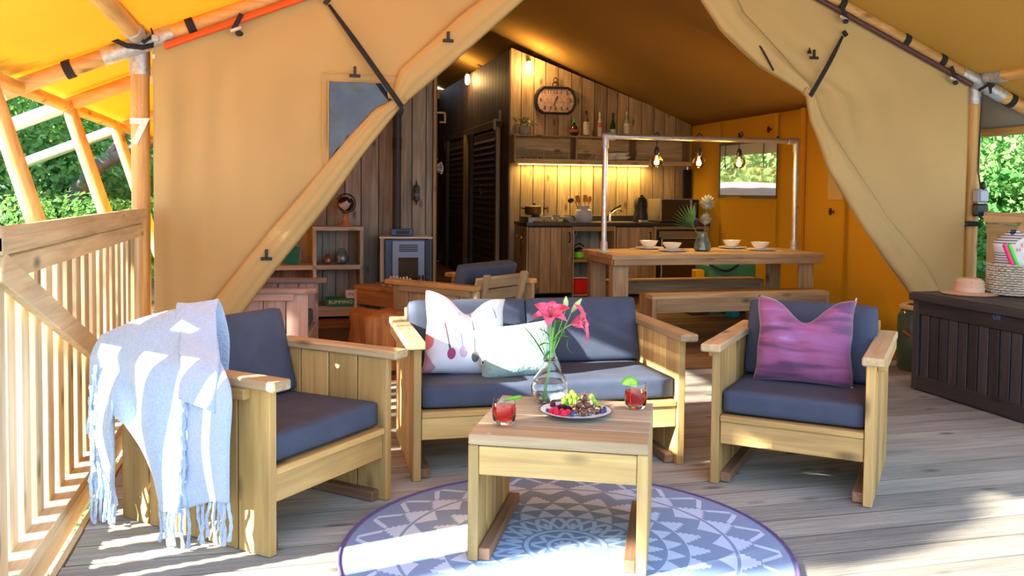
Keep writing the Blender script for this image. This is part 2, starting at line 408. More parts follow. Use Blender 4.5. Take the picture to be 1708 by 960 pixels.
# front canvas with tied-back door flaps
LE = [(-.60, 0), (-.42, .30), (-.274, .494), (-.063, .779), (.259, 1.186), (.489, 1.522), (.735, 1.84), (1.10, 2.16), (1.577, 2.60), (1.9, 2.96), (2.25, 3.49)]
RE = [(5.16, 0), (4.86, .33), (4.66, .604), (4.306, 1.001), (3.979, 1.455), (3.80, 1.832), (3.755, 2.03), (3.382, 2.215), (3.062, 2.459), (2.882, 2.684), (2.55, 3.02), (2.25, 3.49)]
def interp(tab, z):
    for i in range(len(tab)-1):
        if tab[i][1] <= z <= tab[i+1][1]:
            t = (z-tab[i][1])/(tab[i+1][1]-tab[i][1]); return tab[i][0]+(tab[i+1][0]-tab[i][0])*t
    return tab[-1][0] if z > tab[-1][1] else tab[0][0]
wf = empty('wall_front', kind='structure')
def leftp(u, v):
    z = -.01+3.48*v; xo = max(-.775, 2.25-(RZ-z)/SL+.02); xe = interp(LE, z)
    x = xo+(xe-xo)*u; w_ = u**2
    y = 5.88+.018*w_*math.sin(z*9+u*5)+.022*(1-u)**3*math.sin(x*30)*(.4+.6*(z < 2))+.03*math.exp(-((z-1.85)/.35)**2)*u**3*math.sin(u*26)
    return (x, y, z)
def rightp(u, v):
    z = -.01+3.48*v; xo = min(5.205, 2.25+(RZ-z)/SL-.02); xe = interp(RE, z)
    x = xo+(xe-xo)*u
    y = 5.88+.02*u**2*math.sin(z*8-u*4)+.045*math.exp(-((z-2.0)/.45)**2)*u**3*math.sin(u*30)+.012*u*math.sin(u*9+z*2)
    return (x, y, z)
sheet('canvas_panel', leftp, 60, 70, CANV, wf, kind=None); sheet('canvas_panel', rightp, 60, 70, CANV, wf, kind=None)
def hem(edge, z0, z1, wd, out, name='door_flap', mat=CANV, fold=3, wtab=None, amp=.0):
    def f(u, v):
        z = z0+(z1-z0)*u; x = interp(edge, z); e = .02
        dx, dz = interp(edge, z+e)-interp(edge, z-e), 2*e; L = math.hypot(dx, dz); nx, nz = -dz/L*out, dx/L*out
        w_ = wd if wtab is None else interp([(a, b) for b, a in wtab], z)
        s = v*w_
        y = 5.845-.035*math.sin(PI*v)**.6-.006*math.sin(v*fold*PI*2)+amp*math.sin(u*35+v*4)
        return (x+nx*s-nx*.012, y, z+nz*s)
    o = sheet(name, f, 60, 12, mat, wf, kind=None); return o
hem(LE, .02, 1.88, .15, 1, wtab=[(0, .2), (1.2, .17), (1.75, .12), (1.84, .07), (1.9, .07)], amp=.003)
hem(LE, 1.84, 3.4, .17, 1, wtab=[(1.84, .09), (1.95, .19), (2.3, .2), (3.5, .1)], amp=.002)
hem(RE, .02, 2.05, .2, -1, wtab=[(0, .2), (.6, .24), (1.4, .20), (1.85, .11), (2.05, .05)], fold=2, amp=.004)
hem(RE, 2.02, 3.4, .2, -1, wtab=[(2.02, .07), (2.2, .19), (2.7, .26), (3.5, .15)], fold=2, amp=.004)
# clear window in the left canvas
wv = P('clear_vinyl', (.03,.035,.05), .10, noise=.6, nscale=5, bump=.5, coat=.4)
pw = MB().grid(lambda u, v: (.292+(min(.80, interp(LE, 1.46+.535*v)-.02)-.292)*u, 5.858-.008*math.sin(u*9+v*7)*math.sin(v*5), 1.46+.535*v), 20, 20).build('window_2', wv, None, 'all'); tag(pw, kind='structure')
sea = P('canvas_seam', (.55,.35,.12), .9)
for (a, b) in (((.25, 1.42), (.25, 2.05)), ((.25, 2.05), (.78, 2.05)), ((.286, 1.45), (.286, 2.0)), ((.286, 2.0), (.75, 2.0))):
    MB().tube([(a[0], 5.862, a[1]), (b[0], 5.862, b[1])], .0035, 5).build('seam', sea, wf)
def strap(a, b, wd, name='strap', sag=.0, y=5.80, ends=(5.86, 5.79)):
    n = 12; mb = MB(); A = Vector((a[0], ends[0], a[1])); B = Vector((b[0], ends[1], b[1])); d = (B-A).normalized(); p = d.cross(Vector((0, 1, 0))).normalized()
    def f(u, v):
        q = A.lerp(B, u)+p*(v-.5)*wd*(.55+.45*min(1, u*3)); q.y -= .012*math.sin(PI*u); q.z -= sag*math.sin(PI*u); return q
    mb.grid(f, n, 2); o = mb.build(name, strapm, wf, 'all'); m_ = o.modifiers.new('t', 'SOLIDIFY'); m_.thickness = .004; return o
strap((.288, 2.483), (.75, 1.84), .034); strap((.75, 1.84), (.745, 1.79), .03, ends=(5.79, 5.84))
strap((4.052, 2.481), (3.745, 2.02), .034); strap((3.255, 2.52), (3.44, 2.19), .014, name='loose_cord')
for (x, z) in ((.275, 2.50), (4.062, 2.50)):
    MB().box((x, 5.845, z), (.045, .02, .03), Euler((0, R(-50 if x < 1 else 50), 0)).to_matrix()).build('buckle', black, wf)
for (x, z) in ((1.054, 2.284), (.449, 2.03), (3.776, 2.30), (-.10, .86)):
    MB().box((x, 5.80, z), (.07, .02, .02)).box((x, 5.80, z+.03), (.018, .02, .06)).build('toggle', black, wf)
MB().grid(lambda u, v: (3.76+(u-.5)*.045*(1-v), 5.835, 2.335+.05*v), 4, 4).build('triangle_tab', black, wf)
# plank walls inside
def plank_wall(name, x0, x1, y, wood, wid, thick=.022, slope=True, ztop=None, zb=0.0, kind='structure'):
    base = MB().prism([(x0, zb), (x1, zb), (x1, (wallz(x1)-.12)), (x0, (wallz(x0)-.12))], 'y', y+thick, y+thick+.03).build(name, W('dark', 'z')); tag(base, kind=kind)
    x = x0; i = 0
    while x < x1-.01:
        w_ = min(wid*rr.uniform(.85, 1.12), x1-x); 
        if x1-x-w_ < .05: w_ = x1-x
        a, b = x+.0055, x+w_-.0055; off = rr.uniform(-.003, .003)
        za, zb2 = (wallz(a)-.0, wallz(b)-.0) if ztop is None else (ztop, ztop)
        cx = (a+b)/2
        pts = [(a-cx, zb+.003), (b-cx, zb+.003), (b-cx, zb2), (a-cx, za)]
        if a < 2.25 < b: pts = [(a-cx, zb+.003), (b-cx, zb+.003), (b-cx, zb2), (2.25-cx, 3.29), (a-cx, za)]
        MB().prism(pts, 'y', 0, thick-.002).build('plank', W(wood, 'z'), base, False, (cx, y+off, 0)); x += w_
    return base
KY = 10.9
kw = plank_wall('wall_back', 2.78, 5.27, KY, 'kitchen', .165)
lw = plank_wall('wall_middle', -.76, 1.56, 9.45, 'lounge', .175)
board('edge_strip', 'kitchen', (1.575, 9.44, 1.5), (.03, .05, 3.0), lw)
# corridor: side walls with louvred doors
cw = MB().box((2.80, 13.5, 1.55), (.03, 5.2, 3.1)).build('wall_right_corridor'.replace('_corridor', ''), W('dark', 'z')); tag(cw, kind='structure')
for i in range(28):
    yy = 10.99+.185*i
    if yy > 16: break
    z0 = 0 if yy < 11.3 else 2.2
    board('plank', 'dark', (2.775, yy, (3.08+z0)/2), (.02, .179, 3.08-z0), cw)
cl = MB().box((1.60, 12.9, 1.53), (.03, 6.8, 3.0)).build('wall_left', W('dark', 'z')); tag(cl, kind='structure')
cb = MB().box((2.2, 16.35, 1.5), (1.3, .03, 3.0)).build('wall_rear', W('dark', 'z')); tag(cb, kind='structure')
rb = sheet('wall_rear', lambda u, v: (XL+(XR-XL)*u, 16.42, -.02+(3.2)*v), 8, 8, INNER)
for n_, (y0, y1) in enumerate(((11.45, 13.45), (13.62, 15.3))):
    dr = empty('door_%d' % (n_+1), kind='structure')
    board('door_frame', 'kitchen', (2.75, y0-.03, 1.08), (.05, .06, 2.16), dr); board('door_frame', 'kitchen' if n_ == 0 else 'dark', (2.75, y1+.03, 1.08), (.05, .06, 2.16), dr)
    ym = y0+(y1-y0)*.72
    board('door_panel', 'dark', (2.745, (y0+ym)/2, 1.06), (.02, ym-y0-.02, 2.08), dr)
    z = .12
    while z < 2.05:
        MB().box((0, 0, 0), (.008, ym-y0-.12, .05), Euler((0, R(25), 0)).to_matrix()).build('slat', W('dark', 'y'), dr, False, (2.73, (y0+ym)/2, z)); z += .085
    MB().tube([(2.70, y0+(ym-y0)*.55+.05*math.cos(t), 1.28+.05*math.sin(t)) for t in [PI*.3+i*PI*1.4/10 for i in range(11)]], .012, 6).build('door_handle', chrome, dr, True)
    MB().tube([(2.74, ym+.12, 0), (2.74, ym+.12, 2.14)], .06, 12).build('door_post', P('dark_pipe', (.06,.055,.05), .5), dr, True)
# trims
tag(board('trim_1', 'dark', (2.76, 13.4, 2.19), (.05, 4.3, .10)), kind='structure')

# ------------------------------------------------------------------ poles
def pole(name, pts, r, mat, label, cat='pole', group=None, socks=()):
    e = empty(name, pts[0], 0, label, cat, group); A = Vector(pts[0])
    MB().tube([Vector(p)-A for p in pts], r, 16).build('shaft', mat, e, True)
    for (a, b, rs) in socks: MB().tube([Vector(a)-A, Vector(b)-A], rs, 18).build('socket', steeldull, e, True)
    return e
PW = W('pole', 'z'); PX = W('pole', 'x'); PY_ = W('pole', 'y')
pl = pole('tent_pole', [(-.86, 5.97, -.1), (-.86, 5.97, 2.28)], .056, PW, 'left round wooden tent post carrying the white number seven', socks=[((-.86, 5.97, 2.0), (-.86, 5.97, 2.3), .061)])
textmesh('number', '7', .21, P('white_paint', (.8,.8,.78), .5), pl, (.0, -.066, 1.74), (PI/2, 0, 0), .008, .009)
for z in (1.86, 1.84): MB().sph((.02 if z > 1.85 else -.02, -.055, z+.05), .006, 8, 6).build('screw', steel, pl)
prr = pole('tent_pole', [(5.34, 5.97, -.1), (5.34, 5.97, 2.28)], .056, PW, 'right round wooden tent post with black cable and socket box', socks=[((5.34, 5.97, 2.03), (5.34, 5.97, 2.3), .061)])
def rafter(y, l, r_, lab, group=None, metal=True, side_=-1):
    # from ridge down past the post to the eave
    e = empty('rafter_pole', (2.25, y, 3.26), 0, lab, 'rafter', group)
    def pt(x): return Vector((x-2.25, 0, roofz(x)-.03-3.26))
    MB().tube([pt(2.25+side_*.1), pt(r_)], .05, 14).build('shaft', PX, e, True)
    if metal:
        MB().tube([pt(r_)-Vector((0, 0, .0)), pt(r_+side_*.9)], .052, 14).build('metal_end', steel, e, True)
    xp = -.86 if side_ < 0 else 5.34
    MB().tube([pt(xp-.2), pt(xp)], .056, 14).build('socket', steeldull, e, True); MB().tube([pt(xp), pt(xp+.2)], .056, 14).build('socket', steeldull, e, True)
    return e
ra = rafter(5.90, 0, -1.60, 'left wooden rafter pole above the front canvas with black straps', side_=-1)
rb_ = rafter(5.90, 0, 6.05, 'right wooden rafter pole above the front canvas with black straps', metal=False, side_=1)
for i, yy in enumerate((7.12, 9.45)):
    rafter(yy, 0, -1.53, ('second' if i == 0 else 'farthest')+' left wooden rafter pole seen under the yellow roof behind the post', side_=-1)
# velcro straps round rafters, keder rail below
def band(parent, x, wd=.05):
    z = roofz(x)-.03-3.26; d = Vector((1, 0, -SL if x > 2.25 else SL)).normalized()
    p = Vector((x-2.25, 0, z)); MB().tube([p-d*wd/2, p+d*wd/2], .057, 14).build('strap', strapm, parent, True)
for x in (-1.25, -.55, .2): band(ra, x)
for x in (4.05, 4.62, 4.95, 5.62): band(rb_, x)
kr_ = P('keder_rail', (.08,.03,.03), .5); kr2 = P('red_rail', (.75,.10,.01), .5)
def rail_piece(x0, x1, mat, lab):
    d = MB().tube([(x0, 5.845, roofz(x0)-.105), (x1, 5.845, roofz(x1)-.105)], .022, 8).build('keder_rail', mat, None, True); tag(d, lab, 'rail'); return d
rail_piece(2.5, 5.2, kr_, 'dark maroon rail under the right rafter clamping the canvas')
rail_piece(-.70, 2.0, kr2, 'orange red rail under the left rafter clamping the canvas')
for x, s in ((-.28, -1), (5.0, 1), (4.02, 1)):
    e = empty('ratchet_buckle', (x, 5.82, roofz(x)-.16), 0, {-.28: 'metal buckle with black strap on the red left rail', 5.0: 'lower metal buckle with black strap on the right maroon rail', 4.02: 'upper metal buckle at the top edge of the right maroon rail'}[x], 'buckle')
    rt = Euler((0, R(23*s), 0)).to_matrix()
    MB().box((0, 0, 0), (.07, .03, .022), rt).build('clip', steeldull, e); MB().box((.01, .0, .05), (.03, .012, .11), Euler((0, R(-25*s), 0)).to_matrix()).build('strap', strapm, e)
    MB().sph((.02, -.01, -.025), (.025, .015, .018), 10, 8).build('knob', black, e, True)
# purlins along the sides (eave and post line)
def purlin(x, z, y0, y1, lab, grp=None, r=.05, joints=()):
    e = empty('purlin_pole', (x, y0, z), 0, lab, 'pole', grp)
    MB().tube([(0, 0, 0), (0, y1-y0, 0)], r, 14).build('shaft', PY_, e, True)
    for j in joints: MB().tube([(0, j-y0-.12, 0), (0, j-y0+.12, 0)], r+.006, 14).build('socket', steeldull if r > .045 else W('pole', 'y'), e, True)
    return e
purlin(-1.52, 1.885, 2.2, 16.0, 'left wooden eave pole along the yellow roof edge', r=.042, joints=(7.12,))
purlin(6.02, 1.87, 2.2, 16.0, 'right wooden eave pole above the hedge', r=.05)
purlin(-.86, 2.23, 2.2, 5.95, 'left wooden purlin running from the post toward the viewer', joints=(5.95, 5.75))
purlin(5.34, 2.23, 2.2, 5.95, 'right wooden purlin running from the post toward the viewer', joints=(5.95, 5.78))
skm = canvas('skirt_canvas', (.36,.31,.26), (.35,.3,.22), .2)
o = MB().grid(lambda u, v: (5.42+.55*u, 5.96+9*v, 2.2-.30*u+.03*math.sin(u*6)), 8, 16).build('awning_skirt', skm, None, 'all'); tag(o, 'grey inner skirt of the roof edge right of the right post', 'canvas')
m_ = o.modifiers.new('t', 'SOLIDIFY'); m_.thickness = .004
# slanting struts left
for k, (y, lab) in enumerate(((5.62, 'nearest slanting wooden strut beyond the left railing'), (7.12, 'middle slanting wooden strut beyond the left railing'), (8.95, 'farthest slanting wooden strut, mostly behind the numbered post'))):
    A = (-1.52, y, 1.9); B = (-.93, y-.02, .02)
    if k == 0: A = (-1.52, 5.28, 1.885); B = (-.93, 5.28, -.1)
    e = pole('slanting_strut', [A, B], .05, PW, lab, 'strut')
for yy, l_ in ((9.6, 'slanting wooden strut outside the side window'), (12.2, 'second slanting strut outside, beyond the side window')): pole('slanting_strut', [(6.02, yy, 1.9), (5.42, yy, .0)], .05, PW, l_, 'strut')
tag(MB().grid(lambda u, v: (7.4+.01*math.sin(u*60), 12+9*u, -.1+1.55*v+.05*math.sin(u*9)), 60, 4).build('windbreak', P('grey_fabric', (.15,.155,.17), .9, noise=.15, nscale=3), None, 'all'), 'grey fabric windbreak outside, seen through the side window', 'windbreak').modifiers.new('t', 'SOLIDIFY').thickness = .01
# front corner post of the canopy (left of the view) and its twin
for x, l in ((-.86, 'left'), (5.34, 'right')):
    pole('tent_pole', [(x, 2.66, -.1), (x, 2.66, 2.25)], .056, PW, 'round wooden post at the %s front corner of the terrace' % l)
# tie straps at the posts
e = empty('guy_strap', (-.86, 5.9, 2.2), 0, 'black webbing strap looped round the left post head', 'strap')
def ribbon(pts, wd, name, parent, mat=strapm):
    pts = [Vector(p) for p in pts]; mb = MB(); n = len(pts)
    for p in pts: mb.v += [tuple(p+Vector((0, 0, wd/2))), tuple(p-Vector((0, 0, wd/2)))]
    for i in range(n-1): mb.f.append((2*i, 2*i+2, 2*i+3, 2*i+1))
    o = mb.build(name, mat, parent, 'all'); m_ = o.modifiers.new('t', 'SOLIDIFY'); m_.thickness = .004; return o
ribbon([(-.28, -.04, .02), (-.22, -.06, .035), (-.15, -.08, .0), (-.05, -.09, -.045), (.04, -.085, -.05), (.1, -.07, -.03)], .032, 'loop', e)
ribbon([(-.10, -.08, .14), (-.03, -.10, .05), (.05, -.10, -.02), (.10, -.08, .03), (.06, -.08, .14)], .026, 'loop', e)
MB().box((.11, -.08, .01), (.045, .03, .04), b=.006).build('buckle', steeldull, e); MB().box((.10, -.07, -.10), (.02, .02, .03)).build('hook', steeldull, e)
e = empty('guy_strap', (5.34, 5.9, 2.2), 0, 'black cords knotted round the right post head', 'strap')
MB().tube([(-.02, -.09, .12), (-.03, -.1, .0), (.0, -.1, -.1), (.02, -.08, -.05), (.05, -.09, .05), (.12, -.08, .03)], .009, 6).tube([(-.1, -.09, -.08), (-.02, -.1, -.03), (.06, -.1, -.01), (.11, -.09, .03)], .012, 6).sph((0, -.1, -.03), .03, 8, 6).build('knot', strapm, e, True)
# cable and sockets on the right post
e = empty('outlet_box', (5.34, 5.89, 1.2), 0, 'grey weatherproof socket box with black plug on the right post', 'socket')
MB().box((0, -.02, .10), (.10, .07, .11), b=.012).build('box_body', P('box_grey', (.28,.33,.42), .4), e); MB().box((0, -.06, .10), (.075, .012, .08), b=.008).build('cover', P('cover_grey', (.35,.42,.55), .3), e)
MB().box((0, -.02, -.01), (.12, .06, .10), b=.02).build('plug', black, e); MB().sph((0, -.04, .18), (.022, .022, .035), 8, 6).build('cable_gland', black, e, True)
MB().box((-.06, .0, -.12), (.14, .05, .04), b=.01).build('clamp', black, e)
cb_ = MB().tube([(5.345, 5.885, 2.2), (5.35, 5.90, 2.05), (5.348, 5.908, 1.7), (5.342, 5.905, 1.5), (5.34, 5.87, 1.36)], .006, 6).tube([(5.33, 5.86, 1.14), (5.36, 5.83, 1.10), (5.5, 5.8, 1.04), (5.6, 5.8, 1.03)], .006, 6)
tag(cb_.build('power_cable', black, None, True), 'thin black cable running down the right post to the socket', 'cable')
# ------------------------------------------------------------------ railings
def railing(name, x, y0, y1, lab, inner=1, brace=True, step=.17):
    e = empty(name, (x, y0, 0), 0, lab, 'railing'); L = y1-y0; s = inner
    board('top_rail', 'rail', (0, L/2, 1.125), (.13, L, .045), e); board('face_rail', 'rail', (s*.048, L/2, 1.135), (.03, L, .085), e)
    board('sub_rail', 'rail', (s*.03, L/2, 1.045), (.035, L-.02, .075), e)
    board('bottom_rail', 'rail', (s*.01, L/2, .045), (.11, L, .05), e); board('bottom_face', 'rail', (s*.055, L/2, -.01), (.03, L, .09), e)
    for yy in (.05, L-.06): board('post', 'rail', (-s*.005, yy, .5), (.09, .09, 1.18), e)
    board('post', 'rail', (s*.03, L-.13, .56), (.03, .11, .94), e)
    y = .18
    while y < L-.15: board('baluster', 'rail', (-s*.03, y, .55), (.040, .088, .98), e); y += step
    return e
lr = railing('deck_railing', -.875, 2.95, 5.86, 'long wooden railing with upright slats at the left deck edge')
a = math.atan2(.52, 1.45)
MB().box((0, 0, 0), (.035, 1.72, .095), Euler((-a, 0, 0)).to_matrix(), b=.004).build('brace', W('rail', 'y'), lr, False, (.045, .82, .77))
rr2 = railing('deck_railing', 5.40, 3.0, 5.83, 'wooden railing behind the black storage box at the right', inner=-1, step=.24)
MB().box((0, 0, 0), (.045, .50, .10), Euler((R(-48), 0, 0)).to_matrix(), b=.004).build('brace', W('rail', 'y'), rr2, False, (-.045, 2.55, .92))
# ================================================================== KITCHEN
def bx(name, mat, x0, x1, y0, y1, z0, z1, parent=None, b=.003):
    c = ((x0+x1)/2, (y0+y1)/2, (z0+z1)/2); d = (x1-x0, y1-y0, z1-z0)
    if isinstance(mat, str): return board(name, mat, c, d, parent, b=b)
    return MB().box((0, 0, 0), d, b=b).build(name, mat, parent, False, c)
slate = P('slate_worktop', (.035,.035,.04), .35, noise=.15)
tag(bx('worktop', slate, 2.84, 5.26, 10.28, 10.885, .885, .925), 'long dark slate kitchen worktop along the plank wall', 'worktop')
tag(bx('backsplash', slate, 3.5, 5.1, 10.86, 10.888, .926, 1.0), 'low black upstand between worktop and kitchen planks', 'backsplash')
def cabinet(x0, x1, lab, planks=3, handle=None, side=False):
    e = empty('kitchen_cabinet', (x0, 10.31, 0), 0, lab, 'cabinet'); w_ = x1-x0
    bx('carcass', 'dark', .01, w_-.01, .03, .56, .05, .88, e)
    d = bx('door', W('dark', 'z'), .012, w_-.012, .012, .028, .06, .872, e)
    pw = (w_-.004)/planks
    for i in range(planks): board('plank', 'kitchen', (.002+pw*(i+.5)-w_/2, -.014, 0), (pw-.004, .02, .80), d)
    if side:
        for i in range(4): board('side_plank', 'kitchen', (-.011, .07+i*.145, .44), (.02, .142, .87), e)
        for yy in (.10, .30):
            k = MB().tube([(-.02, yy, .74), (-.05, yy, .74)], .008, 8).sph((-.06, yy, .74), .022, 10, 8).tube([(-.03, yy, .72), (-.045, yy, .68), (-.03, yy, .65)], .006, 6).build('hook', brass, e, True)
    if handle is not None:
        MB().tube([(0, 0, .05), (0, -.025, .04), (0, -.03, 0), (0, -.025, -.04), (0, 0, -.05)], .007, 8).sph((0, -.003, .055), .012, 8, 6).sph((0, -.003, -.055), .012, 8, 6).build('handle', blackm, d, True, (handle-w_/2, -.026, .28))
    return e
cabinet(2.87, 3.43, 'plank kitchen cabinet below the hob with hooks on its left side', 4, .52, side=True)
cabinet(4.00, 4.50, 'plank kitchen cabinet between the open niche and the built-in oven', 3, .45)
n_ = empty('kitchen_niche', (3.435, 10.31, 0), 0, 'open kitchen shelf niche holding small bright items', 'shelf')
bx('side_panel', 'kitchen', 0, .02, 0, .55, 0, .88, n_); bx('side_panel', 'kitchen', .54, .56, 0, .55, 0, .88, n_)
bx('shelf', 'kitchen', .02, .54, 0, .55, .44, .475, n_); bx('bottom', 'kitchen', .02, .54, 0, .55, .02, .045, n_); bx('top_rail', 'kitchen', .02, .54, 0, .02, .82, .88, n_)
for i in range(4): board('back_plank', 'lounge', (.02+.13*(i+.5), .54, .44), (.127, .015, .86), n_)
tag(MB().box((3.56, 10.45, .14), (.19, .25, .19), b=.015).build('storage_tub', P('red_plastic', (.75,.01,.01), .35)), 'red plastic tub on the lowest shelf of the kitchen niche', 'tub')
tag(bx('tub_lid', P('pale_lid', (.6,.6,.65), .4), 3.455, 3.665, 10.315, 10.585, .238, .255), 'pale grey lid on the red plastic tub', 'lid')
e = empty('kettle', (3.56, 10.42, .476), 0, 'lime green kettle with black lid in the niche', 'kettle')
MB().lathe([(.05, 0), (.075, .02), (.075, .06), (.06, .09)], 16).build('body', P('lime', (.18,.75,.02), .35), e, True); MB().lathe([(.066, .088), (.06, .12), (.02, .14)], 16).build('lid', black, e, True)
MB().tube([(-.06, 0, .1), (-.07, 0, .16), (0, 0, .19), (.06, 0, .15)], .009, 6).build('handle', black, e, True)
tag(MB().box((3.49, 10.5, .72), (.03, .16, .2), Euler((0, R(22), 0)).to_matrix()).build('folder', P('blue_folder', (.03,.18,.42), .5)), 'blue folder leaning on the left side of the niche', 'folder')
# oven
e = empty('oven', (4.55, 10.32, 0), 0, 'built-in oven with dark glass door below the worktop', 'oven')
bx('frame', 'kitchen', -.045, -.01, -.01, .55, 0, .88, e); bx('frame', 'kitchen', .66, .70, -.01, .55, 0, .88, e); bx('frame', 'kitchen', -.01, .66, -.01, .02, .84, .88, e)
bx('body', black, -.01, .66, .01, .55, .03, .835, e)
bx('control_panel', P('oven_steel', (.35,.36,.38), .3, .8), .03, .64, -.004, .01, .74, .82, e); bx('door', P('oven_glass', (.05,.03,.02), .08, coat=1), .03, .64, -.006, .01, .10, .71, e)
MB().tube([(.05, -.03, .73), (.62, -.03, .73)], .011, 8).build('handle', steel, e, True); MB().tube([(.055, -.03, .05), (.055, -.03, .72)], .01, 8).build('side_bar', chrome, e, True)
# hob
hobm = P('hob_steel', (.16,.17,.19), .35, .8)
e = empty('hob', (2.88, 10.36, .926), 0, 'low two-burner gas hob in grey steel at the left worktop end', 'hob')
MB().prism([(0, 0), (.05, .0), (.10, .038), (.49, .038), (.54, 0), (.60, 0), (.58, .06), (0.0, .065)], 'y', 0, .01).build('front', hobm, e)
bx('top', hobm, 0, .585, .0, .42, .058, .066, e); bx('side', hobm, 0, .008, 0, .42, 0, .06, e); bx('side', hobm, .575, .583, 0, .42, 0, .06, e)
for x in (.15, .42): MB().lathe([(.05, 0), (.05, .012), (.02, .018)], 16, (x, .2, .066)).build('burner', black, e, True)
MB().tube([(.3, -.005, .05), (.3, -.02, .05)], .012, 10).build('knob', steel, e, True)
e = empty('cooking_pot', (3.0, 10.52, 1.012), 0, 'shiny steel cooking pot with black base on the hob', 'pot')
MB().lathe([(.10, 0), (.115, .02), (.118, .10), (.122, .105), (.112, .10), (.108, .02), (.02, .012)], 28, cap=True).build('body', P('copper_steel', (.75,.62,.5), .08, 1), e, True)
MB().lathe([(.116, .102), (.08, .118), (.02, .125)], 28).build('lid', P('lid_glass', (.25,.2,.15), .1, .5), e, True); MB().sph((0, 0, .137), (.018, .018, .014), 10, 8).build('knob', black, e, True)
for s in (-1, 1): MB().tube([(s*.115, -.03, .075), (s*.155, -.025, .085), (s*.155, .025, .085), (s*.115, .03, .075)], .008, 6).build('handle', blackm, e, True)
# utensil jar
e = empty('utensil_jar', (3.62, 10.45, .926), 0, 'squat blue grey ceramic jar holding wooden utensils', 'jar')
MB().lathe([(.085, 0), (.105, .03), (.112, .10), (.10, .145), (.07, .165), (.068, .195), (.08, .205), (.072, .2), (.06, .16)], 28).build('body', P('jar_glaze', (.42,.47,.58), .35, noise=.12, nscale=12), e, True)
for i, (dx, a, kind) in enumerate(((-.03, -14, 'spatula'), (.01, 2, 'spatula'), (.035, 12, 'spoon'))):
    u_ = MB().tube([(0, 0, 0), (0, 0, .17)], .007, 6)
    if kind == 'spatula': u_.box((0, 0, .20), (.055, .008, .09), b=.003)
    else: u_.sph((0, 0, .19), (.03, .01, .045), 10, 8)
    tag(u_.build('wooden_'+kind, P('spoon_wood%d' % i, ((.42,.16,.05), (.55,.22,.05), (.62,.28,.07))[i], .6), None, True, (3.62+dx, 10.45, 1.02), (0, R(a), 0)), ('dark wooden spatula leaning left', 'broad wooden spatula upright', 'orange wooden spoon leaning right')[i]+' in the blue grey jar', 'utensil')
u_ = MB().tube([(0, 0, 0), (0, 0, .18), (-.03, 0, .21)], .005, 6).sph((-.05, 0, .21), (.04, .02, .03), 10, 8)
tag(u_.build('ladle', black, None, True, (3.575, 10.45, 1.02), (0, R(-22), 0)), 'black ladle leaning out of the blue grey jar to the left', 'ladle')
# sink and tap
e = empty('tap', (4.03, 10.62, .926), 0, 'chrome kitchen tap with black raised lever behind the sink', 'tap')
MB().lathe([(.028, 0), (.024, .02), (.02, .10), (.016, .13)], 16).build('body', chrome, e, True); MB().tube([(0, 0, .08), (.05, -.06, .14), (.10, -.1, .155), (.115, -.11, .13)], .013, 10).build('spout', chrome, e, True)
MB().tube([(0, 0, .12), (.06, -.02, .17), (.14, -.03, .21)], .010, 8).build('lever', black, e, True)
sk = empty('sink', (4.05, 10.42, .92), 0, 'brass toned sink rim in the worktop', 'sink'); MB().box((0, .1, .008), (.48, .34, .006)).build('rim', P('sink_brass', (.55,.42,.25), .3, .9), sk); MB().box((0, .1, .0125), (.38, .25, .003)).build('basin', P('sink_in', (.3,.28,.25), .3, .9), sk)
# coffee machine
e = empty('coffee_machine', (4.40, 10.50, .926), 0, 'black rounded capsule coffee machine beside the microwave', 'coffee machine')
MB().lathe([(.085, 0), (.092, .03), (.088, .10), (.075, .16), (.085, .2), (.08, .27), (.055, .315), (.015, .33)], 24).build('body', black, e, True)
MB().box((0, -.07, .22), (.05, .07, .05), b=.012).build('head', blackm, e); MB().box((-.01, -.12, .015), (.11, .08, .03), b=.008).build('drip_tray', steel, e); MB().tube([(-.05, 0, .30), (0, -.02, .345), (.05, 0, .30)], .012, 8).build('lever', black, e, True)
# microwave
e = empty('microwave', (4.62, 10.38, .926), 0, 'microwave with steel side and dark door at the right worktop end', 'microwave')
bx('body', P('mw_steel', (.50,.46,.40), .3, .8), 0, .53, .01, .40, .015, .295, e); bx('door', P('mw_glass', (.025,.02,.02), .1, coat=1), .012, .40, -.005, .012, .02, .29, e)
bx('control_panel', black, .43, .525, -.004, .012, .02, .29, e); bx('handle', steel, .405, .422, -.03, -.006, .03, .28, e)
for i in range(6): bx('button', P('btn', (.5,.5,.5), .5), .465, .49, -.007, -.004, .10+i*.027, .112+i*.027, e)
for x in (.04, .48): bx('foot', black, x, x+.03, .05, .08, 0, .015, e)
# wall shelf
sh = empty('wall_shelf', (2.765, 10.62, 1.65), 0, 'long open plank shelf on the kitchen wall holding glasses and bottles', 'shelf')
board('bottom_board', 'kitchen', (1.195, .12, .03), (2.39, .27, .055), sh); board('top_board', 'kitchen', (1.195, .13, .345), (2.39, .24, .02), sh); board('back_board', 'kitchen', (1.195, .245, .19), (2.34, .015, .27), sh)
for x in (.012, .815, 1.62, 2.378): board('divider', 'kitchen', (x, .13, .195), (.024, .24, .28), sh)
led = P('led_strip', (1, .72, .25), .5, emit=9, ecol=(1, .62, .12))
tag(MB().box((3.75, 10.82, 1.645), (1.75, .02, .008)).build('light_strip', led), 'glowing warm light strip under the kitchen shelf', 'light')
la = bpy.data.lights.new('shelf_light', 'AREA'); la.shape = 'RECTANGLE'; la.size = 1.7; la.size_y = .03; la.energy = 9; la.color = (1, .66, .2); lo = bpy.data.objects.new('shelf_light', la); C.objects.link(lo); lo.location = (3.75, 10.80, 1.63)
